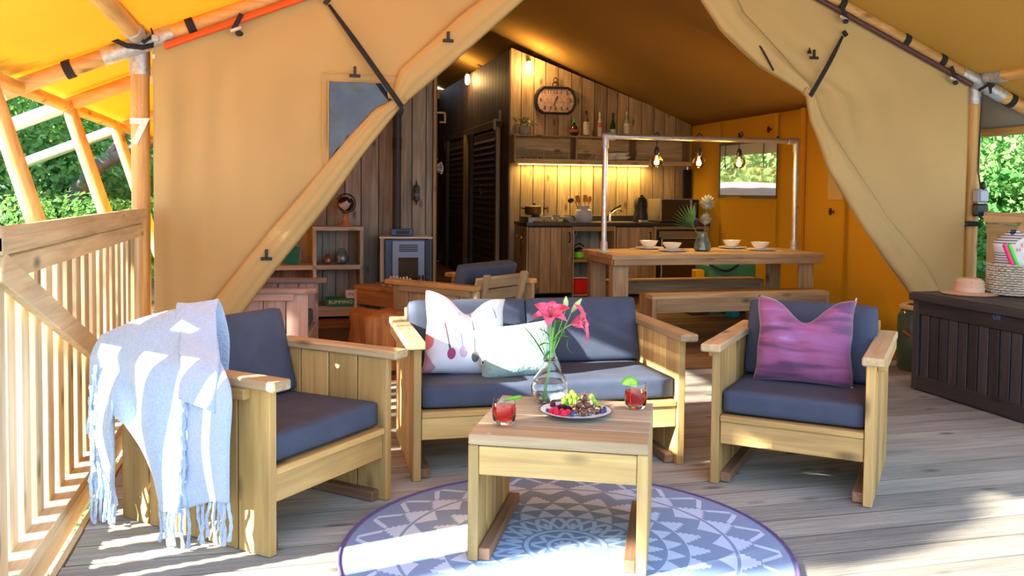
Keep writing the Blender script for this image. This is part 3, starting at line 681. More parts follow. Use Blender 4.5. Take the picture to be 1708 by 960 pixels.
# glasses on the shelf
for i in range(8):
    x = 2.885+.078*i+(.01 if i > 3 else 0); h = (.145, .12, .12, .12, .11, .10, .10, .10)[i]
    g_ = MB().lathe([(.025, 0), (.03, h*.1), (.03, h), (.027, h), (.026, h*.12), (.005, .008)], 14).build('tumbler', thinglass, None, True, (x, 10.68, 1.707))
    tag(g_, ('tall narrow', 'second', 'third', 'fourth', 'fifth', 'sixth', 'seventh', 'rightmost')[i]+' clear glass from the left in the row of eight on the kitchen shelf', 'glass', 'tumblers on the kitchen shelf')
for i in range(3):
    tag(MB().lathe([(.02, 0), (.03, .03), (.032, .075), (.029, .075), (.005, .01)], 12).build('small_glass', thinglass, None, True, (3.66+.075*i, 10.70, 1.707)), ('left', 'middle', 'right')[i]+' of three small round glasses in the middle compartment of the shelf', 'glass', 'small glasses in the middle shelf compartment')
def bowl(name, x, y, z, r, h, lab, grp=None, mat=white):
    return tag(MB().lathe([(r*.45, 0), (r*.55, .004), (r*.85, h*.6), (r, h), (r*.97, h), (r*.8, h*.6), (r*.4, .012), (.002, .010)], 28).build(name, mat, None, True, (x, y, z)), lab, 'bowl', grp)
def plate(name, x, y, z, r, lab, grp=None, mat=white):
    return tag(MB().lathe([(r*.55, 0), (r*.6, .003), (r, .014), (r, .018), (r*.62, .009), (.002, .007)], 32).build(name, mat, None, True, (x, y, z)), lab, 'plate', grp)
bowl('bowl', 4.06, 10.72, 1.707, .10, .09, 'deep white bowl on the kitchen shelf behind the steel pipe')
for i in range(2): bowl('bowl', 4.19+.0, 10.70, 1.707+i*.045, .145-.02*i, .05, ('lower', 'upper')[i]+' wide white bowl of the stacked pair on the kitchen shelf')
# bottles
def bottle(x, prof, mat, cap, lab, label=None, capz=None):
    e = empty('bottle', (x, 10.74, 2.006), 0, lab, 'bottle')
    MB().lathe(prof, 16).build('body', mat, e, True); h = prof[-1][1]
    MB().lathe([(prof[-1][0]+.003, h-.03), (prof[-1][0]+.003, h+.012)], 12).build('cap', cap, e, True)
    if label: MB().lathe([(label[0], label[1]), (label[0], label[2])], 16, cap=False).build('paper_label', label[3], e, True)
dkg = P('dark_glass', (.02,.008,.005), .1, coat=1); grg = P('green_glass', (.01,.05,.015), .08, coat=1)
lw_ = P('label_cream', (.65,.58,.48), .7, noise=.35, nscale=60); clr = P('clear_spirit', (.62,.6,.55), .08, coat=1, noise=.1)
bottle(3.58, [(.03, 0), (.055, .03), (.065, .07), (.05, .11), (.018, .14), (.014, .2)], dkg, P('green_cap', (.04,.5,.1), .4), 'dark round flask bottle with bright green neck', (.0665, .05, .085, P('label_rust', (.35,.10,.04), .6)))
bottle(3.74, [(.036, 0), (.038, .19), (.016, .24), (.013, .31)], P('brown_glass', (.16,.08,.05), .2), dkg, 'tall bottle wrapped in a cream patterned label with dark cap', (.0395, .02, .185, lw_))
bottle(3.92, [(.030, 0), (.034, .18), (.014, .23), (.013, .3)], clr, P('silver_cap', (.7,.7,.7), .3, .8), 'slim clear bottle with red and white label', (.0355, .12, .18, P('label_red', (.6,.12,.12), .6, noise=.5, nscale=40)))
bottle(4.10, [(.036, 0), (.037, .16), (.015, .22), (.013, .3)], grg, P('black_foil', (.03,.02,.02), .4), 'dark green wine bottle with black foil', (.0385, .04, .1, P('label_grey', (.5,.55,.5), .7)))
bottle(4.29, [(.042, 0), (.043, .2), (.015, .24), (.014, .32)], P('pale_glass', (.35,.38,.22), .1, coat=1), clr, 'wide clear bottle with cream label, rightmost on the shelf', (.0445, .05, .18, lw_))
# potted plant
def leaf(mb, base, tip, wid, bend=.0, n=5):
    A, B = Vector(base), Vector(tip); d = B-A; s = d.cross(Vector((0, 0, 1)));
    if s.length < 1e-4: s = Vector((1, 0, 0))
    s.normalize(); up = s.cross(d).normalized(); k0 = len(mb.v)
    for i in range(n+1):
        t = i/n; w_ = wid*math.sin(PI*min(1, .08+t*.92))**.8*.5; p = A+d*t+up*bend*math.sin(PI*t)
        mb.v += [tuple(p-s*w_), tuple(p-up*w_*.3), tuple(p+s*w_)]
    for i in range(n):
        a = k0+i*3; mb.f += [(a, a+3, a+4, a+1), (a+1, a+4, a+5, a+2)]
var, vn, vb = nmat('variegated_leaf'); vm, _ = objcoord(vn, (1, 1, 1)); vz = node(vn, 'TexNoise'); vz.inputs['Scale'].default_value = 45; vn.links.new(vm.outputs[0], vz.inputs[0])
vr = node(vn, 'ValToRGB'); vr.color_ramp.elements[0].color = (.07, .20, .03, 1); vr.color_ramp.elements[1].color = (.62, .66, .28, 1); vr.color_ramp.elements[0].position = .45; vr.color_ramp.elements[1].position = .58
vn.links.new(vz.outputs[0], vr.inputs[0]); vn.links.new(vr.outputs[0], vb.inputs['Base Color'])
e = empty('potted_plant', (2.93, 10.75, 2.006), 0, 'small green and cream leaved plant in a grey pot', 'plant')
MB().lathe([(.055, 0), (.075, .03), (.08, .10), (.075, .105), (.07, .09), (.01, .085)], 20).build('pot', P('pot_grey', (.30,.30,.29), .7, noise=.15), e, True)
mb = MB()
for i in range(26):
    a = rr.uniform(0, 6.28); h = rr.uniform(.10, .22); r1 = rr.uniform(.01, .1); leaf(mb, (r1*math.cos(a), r1*math.sin(a), .09+h*.35), ((r1+.075)*math.cos(a), (r1+.07)*math.sin(a), h), .06, .02)
mb.build('leaves', var, e)
# wall clock
e = empty('wall_clock', (3.364, 10.885, 2.46), 0, 'black framed oblong wall clock with ring on top', 'clock')
W2, H2 = .275, .175
out = [(-.175, H2), (.175, H2), (.235, .135), (W2, .05), (W2, -.05), (.235, -.135), (.175, -H2), (-.175, -H2), (-.235, -.135), (-W2, -.05), (-W2, .05), (-.235, .135)]
MB().prism(out, 'y', -.03, 0).build('case', black, e)
MB().prism([(x*.87, z*.83) for x, z in out], 'y', -.034, -.030).build('face', P('clock_face', (.50,.34,.27), .8, noise=.25, nscale=25), e)
MB().tube([(x*.94, -.036, z*.92) for x, z in out+[out[0]]], .016, 8).build('rim', black, e, True)
ink = P('ink', (.03,.02,.02), .8)
for s_, x, z in (('10', -.165, .10), ('11', -.085, .105), ('12', -.005, .105), ('1', .07, .105), ('2', .15, .095), ('3', .195, 0), ('4', .155, -.10), ('5', .08, -.105), ('6', .0, -.105), ('7', -.07, -.105), ('8', -.145, -.10), ('9', -.2, 0)):
    textmesh('numeral', s_, .068, ink, e, (x, -.036, z), (PI/2, 0, 0), .0006)
MB().box((-.012, -.039, -.025), (.008, .003, .10), Euler((0, R(18), 0)).to_matrix()).box((.012, -.039, .035), (.012, .003, .05), Euler((0, R(18), 0)).to_matrix()).build('hands', ink, e)
MB().tube([(-.04, -.015, H2), (-.03, -.015, H2+.05), (.03, -.015, H2+.05), (.04, -.015, H2)], .009, 8).build('bracket', black, e, True)
MB().tube([(.027*math.cos(t), -.015, H2+.085+.027*math.sin(t)) for t in [2*PI*i/16 for i in range(17)]], .006, 6).build('ring', blackm, e, True)
# hanging mitt
e = empty('oven_mitt', (5.21, 10.86, 1.22), 0, 'black oven cloth hanging beside the kitchen window side', 'cloth')
MB().box((0, 0, .2), (.12, .04, .38), b=.02).build('cloth', P('black_cloth', (.012,.012,.014), .9), e, True); MB().box((.01, -.0, -.03), (.05, .03, .06), b=.008).build('red_tip', P('red_tip', (.6,.04,.02), .5), e)
MB().tube([(0, 0, .38), (0, 0, .43)], .01, 6).build('loop', steel, e)
# wall lamps
bulbm = P('lit_bulb', (1, .75, .4), .3, emit=26, ecol=(1, .55, .16))
for x, y, z, nx, ny, lab in ((3.0, 10.85, 2.86, 0, -1, 'lit oval wall lamp above the kitchen clock'), (2.715, 13.2, 2.98, -1, 0, 'lit oval wall lamp on the dark corridor wall')):
    e = empty('wall_lamp', (x, y, z), 0, lab, 'lamp'); ox, oy = nx*.05, ny*.05
    MB().box((0, 0, .09), (.05, .05, .04), b=.01).build('socket', black, e); MB().lathe([(.02, .07), (.032, .04), (.035, -.04), (.022, -.075), (.005, -.085)], 16, (ox*.4, oy*.4, 0)).build('bulb', bulbm, e, True)
    l_ = bpy.data.lights.new('wall_lamp_light', 'POINT'); l_.energy = 8; l_.color = (1, .58, .22); l_.shadow_soft_size = .04; lo = bpy.data.objects.new('wall_lamp_light', l_); C.objects.link(lo); lo.location = (x+nx*.16, y+ny*.16, z-.02)
# ================================================================== DINING
t = empty('dining_table', (2.73, 7.12, 0), 0, 'long scaffold wood dining table set with white bowls', 'table')
for i in range(4): board('top_plank', 'scaffold', (1.035, .10+.2*i, .745), (2.07, .197, .04), t)
board('apron', 'scaffold', (1.035, .02, .698), (2.03, .03, .052), t); board('apron', 'scaffold', (1.035, .78, .698), (2.03, .03, .052), t)
for x in (.022, 2.048): board('apron', 'scaffold', (x, .4, .698), (.03, .73, .052), t)
for x in (.12, 1.95):
    for y in (.12, .68):
        l_ = board('leg', 'scaffold', (x, y, .336), (.15, .03, .67), t)
        board('leg_side', 'scaffold', (-.06 if x < 1 else .06, .045, 0), (.03, .06, .67), l_); 
def bench(y0, dep, x0, x1, lab, ap=.085):
    b_ = empty('bench', (x0, y0, 0), 0, lab, 'bench'); L = x1-x0
    for i in range(2): board('seat_plank', 'scaffold', (L/2, dep*(.25+.5*i), .43), (L, dep/2-.003, .04), b_)
    board('front_rail', 'scaffold', (L/2, .015, .41-ap/2), (L-.08, .028, ap), b_); board('back_rail', 'scaffold', (L/2, dep-.015, .41-ap/2), (L-.08, .028, ap), b_)
    for x in (.02, L-.02):
        for i in range(2): board('end_plank', 'scaffold', (x, dep*(.25+.5*i), .205), (.036, dep/2-.003, .41), b_)
bench(6.83, .29, 2.98, 4.66, 'nearer scaffold wood bench in front of the dining table', .115); bench(7.93, .28, 3.02, 4.66, 'farther bench behind the dining table')
# pipe frame on the table
e = empty('pipe_frame', (2.80, 7.52, .766), 0, 'galvanised pipe frame standing on the dining table', 'pipe frame')
for x in (0, 1.93):
    MB().tube([(x, 0, .01), (x, 0, 1.0)], .025, 14).build('upright', steel, e, True); MB().lathe([(.07, 0), (.07, .008), (.034, .012), (.033, .09), (.022, .092)], 20, (x, 0, 0)).build('flange', steeldull, e, True)
    MB().tube([(x, 0, .93), (x, 0, 1.035)], .033, 14).sph((x, 0, 1.035), .035, 14, 10).tube([(x, 0, 1.035), (x+(.09 if x < 1 else -.09), 0, 1.035)], .033, 14).build('elbow', steeldull, e, True)
MB().tube([(.05, 0, 1.035), (1.88, 0, 1.035)], .025, 14).build('crossbar', steel, e, True)
amber = P('amber_glass', (.95,.62,.30), .03, trans=1, ior=1.05); fil = P('filament', (1, .6, .1), .5, emit=60, ecol=(1, .50, .06))
for i, x in enumerate((3.30, 3.72, 4.13)):
    e = empty('pendant_bulb', (x, 7.52, 1.59), 0, ('left', 'middle', 'right')[i]+' round amber bulb hanging from the pipe frame', 'bulb')
    hk = [(.006, 0, .235), (-.012, 0, .265), (.02, 0, .29), (.04, 0, .25)] if i == 2 else [(0, 0, .15), (0, 0, .19), (.022, 0, .205), (.028, .0, .235), (0, 0, .262), (-.026, 0, .235)]
    MB().tube(hk, .006, 6).build('hook', black, e, True); MB().tube([(0, 0, .11), (0, 0, .24)], .004, 6).build('cord', black, e, True)
    MB().lathe([(.02, .055), (.026, .075), (.022, .105), (.012, .13)], 14).build('socket', black, e, True); MB().lathe([(.014, .045), (.014, .06)], 12).build('cap', brass, e, True)
    MB().sph((0, 0, 0), .057, 24, 16).build('glass_globe', amber, e, True)
    MB().lathe([(.006, .045), (.010, .02), (.022, -.01), (.018, -.03), (.004, -.034)], 10).build('filament', fil, e, True)
    l_ = bpy.data.lights.new('bulb_light', 'POINT'); l_.energy = 4; l_.color = (1, .6, .22); l_.shadow_soft_size = .03; lo = bpy.data.objects.new('bulb_light', l_); C.objects.link(lo); lo.location = (x, 7.52, 1.50)
mat_ = P('placemat', (.62,.52,.36), .9, noise=.25, nscale=90, bump=.6)
for i, (x, y, w1) in enumerate(((3.34, 7.74, 'back left place, behind the nearer bowl'), (3.42, 7.40, 'front left place beside the vase'), (4.20, 7.74, 'back right place'), (4.32, 7.42, 'front right place'))):
    tag(MB().lathe([(.20, 0), (.20, .005), (.001, .006)], 32).build('placemat', mat_, None, False, (x, y, .766)), 'round woven placemat at the '+w1, 'placemat')
    plate('plate', x, y, .7725, .135, 'white plate on the placemat at the '+w1); bowl('bowl', x-.01, y, .7915, .088, .06, 'white bowl on the plate at the '+w1)
e = empty('dining_vase', (3.76, 7.50, .766), 0, 'dark green glass vase with dried artichokes and palm leaf', 'vase')
MB().lathe([(.055, 0), (.078, .015), (.075, .06), (.055, .12), (.045, .16), (.048, .175), (.042, .172), (.038, .15), (.05, .1), (.06, .03), (.005, .012)], 28).build('body', P('vase_green', (.12,.20,.18), .12, noise=.5, nscale=14, coat=1), e, True)
def artichoke(c, r, lab):
    q = empty('dried_artichoke', c, 0, lab, 'flower'); mb = MB().sph((0, 0, 0), r*.6, 10, 8)
    for i in range(70):
        z = 1-2*(i+.5)/70; a = i*2.4; rr_ = math.sqrt(1-z*z); d = Vector((rr_*math.cos(a), rr_*math.sin(a), z)); leaf(mb, d*r*.45, d*r+Vector((0, 0, r*.25)), r*.42, .004, 3)
    mb.build('head', P('artichoke', (.42,.45,.40), .8, noise=.3, nscale=30), q)
    MB().tube([(0, 0, -r*.5), (.5*(3.77-c[0]), .5*(7.5-c[1]), -(c[2]-.9)*.6), (3.77-c[0], 7.5-c[1], -(c[2]-.86))], .006, 6).build('stem', P('dry_stem', (.25,.15,.08), .8), q, True)
artichoke((3.80, 7.49, 1.20), .075, 'upper pale dried artichoke head in the dining vase'); artichoke((3.77, 7.46, 1.05), .06, 'lower pale dried artichoke head in the dining vase')
tag(MB().sph((3.68, 7.5, 1.03), (.05, .04, .045), 10, 8).build('dark_seed_head', P('seed', (.04,.02,.04), .9, noise=.5, nscale=60, bump=.8), None, True), 'dark seed head left of the artichokes', 'flower')
mb = MB()
for i in range(11):
    a = R(92+i*8.5); L = .28-.008*abs(i-4); leaf(mb, (3.66, 7.48, .98), (3.66+L*math.cos(a)*1.02, 7.46, .98+L*math.sin(a)*.9), .03, .004, 5)
mb.tube([(3.75, 7.5, .87), (3.70, 7.49, .94), (3.66, 7.48, .985)], .005, 6); tag(mb.build('palm_leaf', P('palm', (.12,.30,.11), .6, noise=.2)), 'fan shaped palm leaf spreading left from the dining vase', 'leaf')
# items beyond the table
teal = P('teal_plastic', (.05,.30,.27), .45)
e = empty('storage_crate', (4.72, 8.85, 0), 0, 'teal storage crate standing behind the farther bench', 'crate')
MB().box((0, 0, .27), (.56, .36, .54), b=.02).build('body', teal, e); MB().grid(lambda u, v: (-.30+.3*u*1.2, -.2-.04*math.sin(PI*u), .53-.075*math.sin(PI*u)+.03*v), 12, 2).build('black_handle', black, e)
e = empty('box_stack_crate', (4.33, 8.8, 0), 0, 'low dark crate under the yellow box', 'crate'); MB().box((0, 0, .18), (.22, .3, .36), b=.01).build('body', P('dark_crate', (.05,.045,.04), .6), e)
tag(MB().box((4.36, 8.78, .42), (.10, .12, .11), b=.008).build('yellow_box', P('yellow_plastic', (.9,.5,.02), .4)), 'small yellow box on the dark crate behind the bench', 'box')
e = empty('bucket', (4.63, 8.50, 0), 0, 'turquoise bucket on the floor seen below the nearer bench', 'bucket')
MB().lathe([(.075, 0), (.10, .26), (.105, .265), (.095, .26), (.07, .01)], 24).build('body', P('turquoise', (.01,.33,.40), .35), e, True); MB().tube([(-.1, 0, .25), (0, -.06, .2), (.1, 0, .25)], .004, 6).build('handle', steel, e, True)
# ================================================================== LOUNGE CORNER
s_ = empty('bookcase', (-.28, 9.02, 0), 0, 'grey weathered stepped bookcase standing against the lounge wall', 'bookcase')
def sb(n, x0, x1, z0, z1, y0=0, y1=.36, wd='greywood'): board(n, wd, ((x0+x1)/2, (y0+y1)/2, (z0+z1)/2), (x1-x0, y1-y0, z1-z0), s_)
sb('top_board', .57, 1.07, .89, .93); sb('shelf', .0, 1.07, .50, .545, wd='greywood'); sb('bottom_board', -.1, 1.12, .03, .135, wd='greywood')
sb('side_panel', .57, .605, .135, .89); sb('side_panel', 1.035, 1.07, .135, .89); sb('side_panel', 0, .035, .135, .50)
for i in range(8): board('back_plank', 'lounge', (.07+.135*i, .37, .33 if i < 4 else .51), (.13, .015, .40 if i < 4 else .76), s_)
e = empty('globe', (.62, 9.15, .931), 0, 'black and silver globe on a turned wooden foot', 'globe')
MB().lathe([(.075, 0), (.07, .012), (.045, .03), (.028, .06), (.02, .10), (.028, .115), (.012, .13)], 20).build('foot', P('copper_wood', (.42,.20,.11), .4), e, True)
gm_, gn_, gb_ = nmat('globe_map'); q1, _ = objcoord(gn_, (1, 1, 1)); q2 = node(gn_, 'TexNoise'); q2.inputs['Scale'].default_value = 9; gn_.links.new(q1.outputs[0], q2.inputs[0]); q3 = node(gn_, 'ValToRGB')
q3.color_ramp.elements[0].position = .5; q3.color_ramp.elements[1].position = .53; q3.color_ramp.elements[0].color = (.42, .42, .44, 1); q3.color_ramp.elements[1].color = (.02, .015, .02, 1); gn_.links.new(q2.outputs[0], q3.inputs[0]); gn_.links.new(q3.outputs[0], gb_.inputs['Base Color']); gb_.inputs['Roughness'].default_value = .25
MB().sph((0, 0, .23), .085, 28, 20).build('sphere', gm_, e, True)
MB().tube([(.097*math.cos(t), 0, .23+.097*math.sin(t)) for t in [R(-115+i*15) for i in range(19)]], .007, 6).build('meridian', black, e, True)
def vase_s(x, r, h, mat, lab): tag(MB().lathe([(r*.6, 0), (r*.95, h*.12), (r, h*.4), (r*.7, h*.8), (r*.5, h*.9), (r*.55, h), (r*.45, h*.98), (r*.4, h*.85), (.005, h*.1)], 22).build('small_vase', mat, None, True, (x, 9.15, .547)), lab, 'vase')
vase_s(.44, .045, .10, P('amber_vase', (.22,.07,.03), .2, coat=1), 'small brown glass vase on the bookcase shelf'); vase_s(.58, .068, .155, P('blue_vase', (.07,.13,.15), .12, noise=.5, nscale=10, coat=1), 'larger blue green glass vase on the bookcase shelf')
tag(MB().box((.08, 9.18, .64), (.16, .05, .18), Euler((0, R(8), 0)).to_matrix()).build('green_tin', P('green_tin', (.0,.16,.10), .4)), 'dark green tin standing on the low bookcase shelf', 'tin')
e = empty('board_game', (.58, 9.10, .137), 0, 'flat green board game box with white lettering', 'game box'); MB().box((0, 0, .035), (.32, .22, .07)).build('box', P('game_green', (.0,.24,.15), .4), e); textmesh('lettering', 'RUMMINO', .05, white, e, (-.02, -.112, .038), (PI/2, 0, 0))
e = empty('board_game', (.70, 9.12, .208), 0, 'white game box with red and blue lettering on the green box', 'game box'); MB().box((0, 0, .04), (.17, .16, .08)).build('box', P('game_white', (.55,.62,.75), .4), e); textmesh('lettering', 'NO.1', .05, P('red_ink', (.6,.03,.05), .5), e, (.01, -.082, .04), (PI/2, 0, 0)); textmesh('mark', 'Y', .04, P('blue_ink', (.03,.05,.3), .5), e, (-.055, -.082, .04), (PI/2, 0, 0))
for i in range(3): tag(MB().box((.20, 9.12, .155+.034*i), (.10+.01*i, .2, .03)).build('game_box', P('gb%d' % i, ((.55,.05,.12), (.6,.5,.55), (.35,.02,.1))[i], .5)), ('red', 'pale', 'crimson')[i]+' small box in the pile at the left end of the bookcase bottom', 'box')
# wood stove
blu = P('stove_blue', (.05,.085,.17), .35, .3, noise=.1); sil = P('stove_grey', (.22,.29,.42), .35, .3)
e = empty('pellet_stove', (.98, 8.98, 0), R(-6), 'blue grey heating stove with glass door and black flue', 'stove')
bx('body', blu, .02, .46, .03, .40, .05, .81, e, .01); bx('top_plate', P('stove_top', (.62,.62,.55), .4), -.04, .50, 0, .43, .81, .83, e, .004)
bx('side_panel', P('stove_cream', (.45,.47,.38), .5), -.03, .015, .06, .38, .32, .81, e, .006); bx('front_frame', sil, .09, .42, .005, .03, .15, .79, e, .006)
bx('glass_door', P('stove_glass', (.05,.05,.045), .08, coat=1), .155, .355, -.004, .006, .22, .62, e)
for i in range(4): bx('vent_slat', black, .16, .35, -.001, .006, .68+.02*i, .69+.02*i, e)
bx('front_post', blu, .02, .085, .0, .04, .05, .80, e); bx('front_post', P('stove_dark', (.02,.04,.09), .4), .43, .475, .0, .04, .05, .80, e)
bx('plinth', black, .03, .45, .05, .38, 0, .05, e)
MB().tube([(.14, .24, .83), (.14, .24, 2.75)], .045, 18).build('flue_pipe', P('flue', (.025,.028,.05), .5), e, True); MB().tube([(.14, .24, 1.72), (.14, .24, 1.84)], .049, 18).build('flue_collar', black, e, True)
MB().box((.19, .13, .87), (.23, .07, .075), b=.008).build('hot_air_fan', blu, e); MB().box((.20, .09, .87), (.13, .008, .035)).build('fan_slot', black, e)
e = empty('wall_ornament', (1.375, 9.42, 1.27), 0, 'blue and black hanging lantern ornament on the lounge wall', 'ornament')
MB().lathe([(.004, -.13), (.012, -.09), (.035, -.07), (.035, .07), (.012, .09), (.004, .14)], 14, (0, -.035, 0)).build('body', P('orn_dark', (.04,.05,.06), .5), e, True); MB().sph((0, -.04, -.015), .036, 14, 10).build('ball', P('orn_blue', (.10,.17,.25), .4), e, True)
e = empty('coat_hook', (1.59, 9.40, 2.08), 0, 'small square wooden hook at the edge of the lounge wall', 'hook')
MB().box((.05, 0, .05), (.10, .02, .02)).box((.09, 0, 0), (.02, .02, .12)).box((.06, 0, -.05), (.06, .02, .02)).build('hook', W('kitchen', 'x'), e)
e = empty('coat_hook', (2.74, 11.2, 2.22), 0, 'stepped wooden hook on the corridor edge beside the kitchen wall', 'hook')
MB().box((-.02, 0, .06), (.03, .03, .14)).box((-.05, 0, 0), (.08, .03, .03)).box((-.09, 0, -.06), (.03, .03, .14)).build('hook', W('kitchen', 'z'), e)
e = empty('dried_twigs', (1.625, 9.9, 1.55), 0, 'pale dried twigs hanging in the dark corridor entrance', 'flowers'); mb = MB()
for i in range(14): a = R(rr.uniform(-50, 80)); mb.tube([(0, 0, 0), (.12*math.cos(a), rr.uniform(-.05, .05), .12*math.sin(a))], .003, 4).sph((.12*math.cos(a), 0, .12*math.sin(a)), .01, 6, 4)
mb.build('twigs', P('pale_twigs', (.6,.6,.65), .8), e)
# chess table
e = empty('side_table', (.61, 7.96, .01), R(-52), 'low brown wooden side table with a chess set on it', 'table')
for i in range(4): board('top_plank', 'brown', (.31, .075+.15*i, .43), (.62, .147, .04), e)
board('front_rail', 'brown', (.31, .02, .345), (.55, .03, .13), e)
for x in (.02, .60):
    for i in range(4): board('side_plank', 'lounge', (x, .075+.15*i, .205), (.035, .147, .41), e)
for k, c in enumerate(((.02,.02,.02), (.55,.55,.5))):
    for i in range(7):
        u = .30+.04*i; v = .16+(.0 if k else .2)
        p = Vector((.61, 7.96, .4755)) + Matrix.Rotation(R(-52), 3, 'Z') @ Vector((u, v, 0))
        tag(MB().lathe([(.014, 0), (.014, .008), (.007, .02), (.008, .04), (.013, .05), (.009, .062+.006*(i % 3)), (.003, .068+.006*(i % 3))], 10).build('chess_piece', P('chess%d' % k, c, .4), None, True, p), ('first', 'second', 'third', 'fourth', 'fifth', 'sixth', 'last')[i]+(' black', ' white')[k]+' chess piece from the left in its row on the board', 'chess piece', ('black', 'white')[k]+' chess pieces')
p = Vector((.61, 7.96, .462)) + Matrix.Rotation(R(-52), 3, 'Z') @ Vector((.42, .27, 0))
ck, cn_, cbs = nmat('chess_squares'); ch = node(cn_, 'TexChecker'); ch.inputs['Scale'].default_value = 24; ch.inputs[1].default_value = (.5, .42, .3, 1); ch.inputs[2].default_value = (.08, .04, .02, 1); q1, _ = objcoord(cn_, (1, 1, 1), False); cn_.links.new(q1.outputs[0], ch.inputs[0]); cn_.links.new(ch.outputs[0], cbs.inputs['Base Color'])
tag(MB().box((0, 0, 0), (.34, .34, .022), b=.003).build('chess_board', ck, None, False, p, (0, 0, R(-52))), 'chess board on the low brown side table', 'chess board')
# stump
e = empty('stump_table', (.70, 6.52, .01), R(15), 'chunky orange brown tree stump side table', 'table')
def stf(u, v):
    a = 2*PI*u; r_ = .2*(1+.10*math.sin(3*a+1)+.05*math.sin(7*a)+.04*math.sin(v*9+a*2)); k = 1/max(abs(math.cos(a)), abs(math.sin(a)))**.55; r_ *= k*(1-.06*(v > .93)); return (r_*math.cos(a), r_*math.sin(a), .40*v+.012*math.sin(5*a+v*4))
mb = MB().grid(stf, 48, 14); k = len(mb.v); mb.v.append((0, 0, .41)); n1 = 15
for i in range(48): mb.f.append((i*n1+14, (i+1)*n1+14, k))
mb.build('trunk_block', W('stump', 'z'), e, 'all')
rug2 = MB().prism([(1.6*math.cos(R(a)), 1.1*math.sin(R(a))) for a in range(0, 360, 10)], 'z', 0, .01).build('dark_rug', P('rug_dark', (.035,.03,.03), .95, noise=.4, nscale=40), None, False, (.6, 7.3, 0)); tag(rug2, 'dark oval rug on the floor of the lounge corner', 'rug')
# lantern near the right canvas
e = empty('glass_lantern', (4.62, 5.62, 0), 0, 'large green glass lantern jar with rope handle beside the storage box', 'lantern')
MB().lathe([(.15, 0), (.165, .02), (.165, .40), (.14, .44), (.15, .46), (.145, .46), (.135, .44), (.158, .40), (.158, .03), (.01, .02)], 32).build('jar', P('lantern_glass', (.12,.20,.15), .08, trans=.6, ior=1.3), e, True)
MB().lathe([(.152, .455), (.155, .475), (.13, .49), (.1, .485)], 28, cap=False).build('rim', P('jute', (.5,.36,.18), .9), e, True)
MB().tube([(-.17, -.02, .30), (-.10, -.17, .20), (.02, -.20, .24), (.14, -.12, .36), (.17, 0, .42)], .012, 8).build('rope_handle', P('leather', (.28,.08,.03), .7), e, True)
# ================================================================== TERRACE FURNITURE
def armchair(name, org, ang, W_, lab, cat='armchair', wood='pine', D_=.80, ncush=1, topw=None, group=None, cush=navy, armw='pinegrey', arm_over=.05):
    e = empty(name, (org[0], org[1], 0), R(ang), lab, cat, group)
    H = .60; n = 5; pw = D_/n
    for sd_ in (0, 1):
        x = .018 if sd_ == 0 else W_-.018; o_ = -1 if sd_ == 0 else 1
        for i in range(n): board('side_plank', wood, (x+rr.uniform(-.001, .001), pw*(i+.5), H/2), (.036, pw-.007, H), e)
        board('armrest', armw, (x+o_*.012, D_/2-arm_over/2-.005, H+.018), (.088, D_+arm_over, .036), e, b=.006)
        board('arm_batten', wood, (x+o_*.036, D_/2+.02, H-.022), (.036, D_-.14, .042), e)
        board('runner', 'brown', (x-o_*.042, D_/2, .024), (.045, D_-.08, .042), e)
    iw = W_-.08
    board('front_rail', wood, (W_/2, .035, .232), (iw, .032, .10), e); board('seat_strip', wood, (W_/2, .045, .296), (iw, .075, .026), e)
    board('back_rail', wood, (W_/2, D_-.12, .26), (iw, .03, .11), e)
    for i in range(3): board('seat_slat', wood, (W_/2, .18+.16*i, .275-.01*i), (iw, .09, .02), e)
    tilt = R(-14)
    for i in range(4): board('back_slat', wood if ncush == 1 else 'pinegrey', (W_/2, D_-.13+.028*i, .36+.095*i), (iw, .022, .085), e, (tilt, 0, 0))
    for x in (.13, W_-.13): board('back_upright', wood, (x, D_-.06, .50), (.06, .03, .42), e, (tilt, 0, 0))
    cs = obj('seat_cushion', cushion_mesh(iw-.004, .60, .105, .004, 16, .018), cush, e, (W_/2, .335, .363), (R(-1), 0, 0))
    cw_ = iw/ncush
    for k in range(ncush):
        obj('back_cushion', cushion_mesh(cw_-.004, .37 if ncush == 1 else .335, .10, .004, 14, .020), cush, e, (.04+cw_*(k+.5), .575, .588 if ncush == 1 else .572), (R(90-16), 0, 0))
    return e
ch1 = armchair('armchair', (-.044, 3.185), 46.5, .71, 'left pine armchair draped with the pale blue blanket', D_=.79)
sofa = armchair('sofa', (.561, 3.888), -1.4, 1.30, 'two-seat pine sofa with dark blue cushions behind the coffee table', 'sofa', D_=.78, ncush=2)
ch2 = armchair('armchair', (1.855, 3.586), -41.2, .68, 'right pine armchair holding the purple pillow', D_=.80)
ch3 = armchair('armchair', (1.35, 7.10), -140, .72, 'indoor wooden armchair turned away, behind the sofa', wood='scaffold', armw='pole')
ch4 = armchair('armchair', (.165, 6.10), 82, .70, 'indoor armchair with rosy plank side behind the left canvas flap', wood='rosy', armw='rosy', D_=.74)
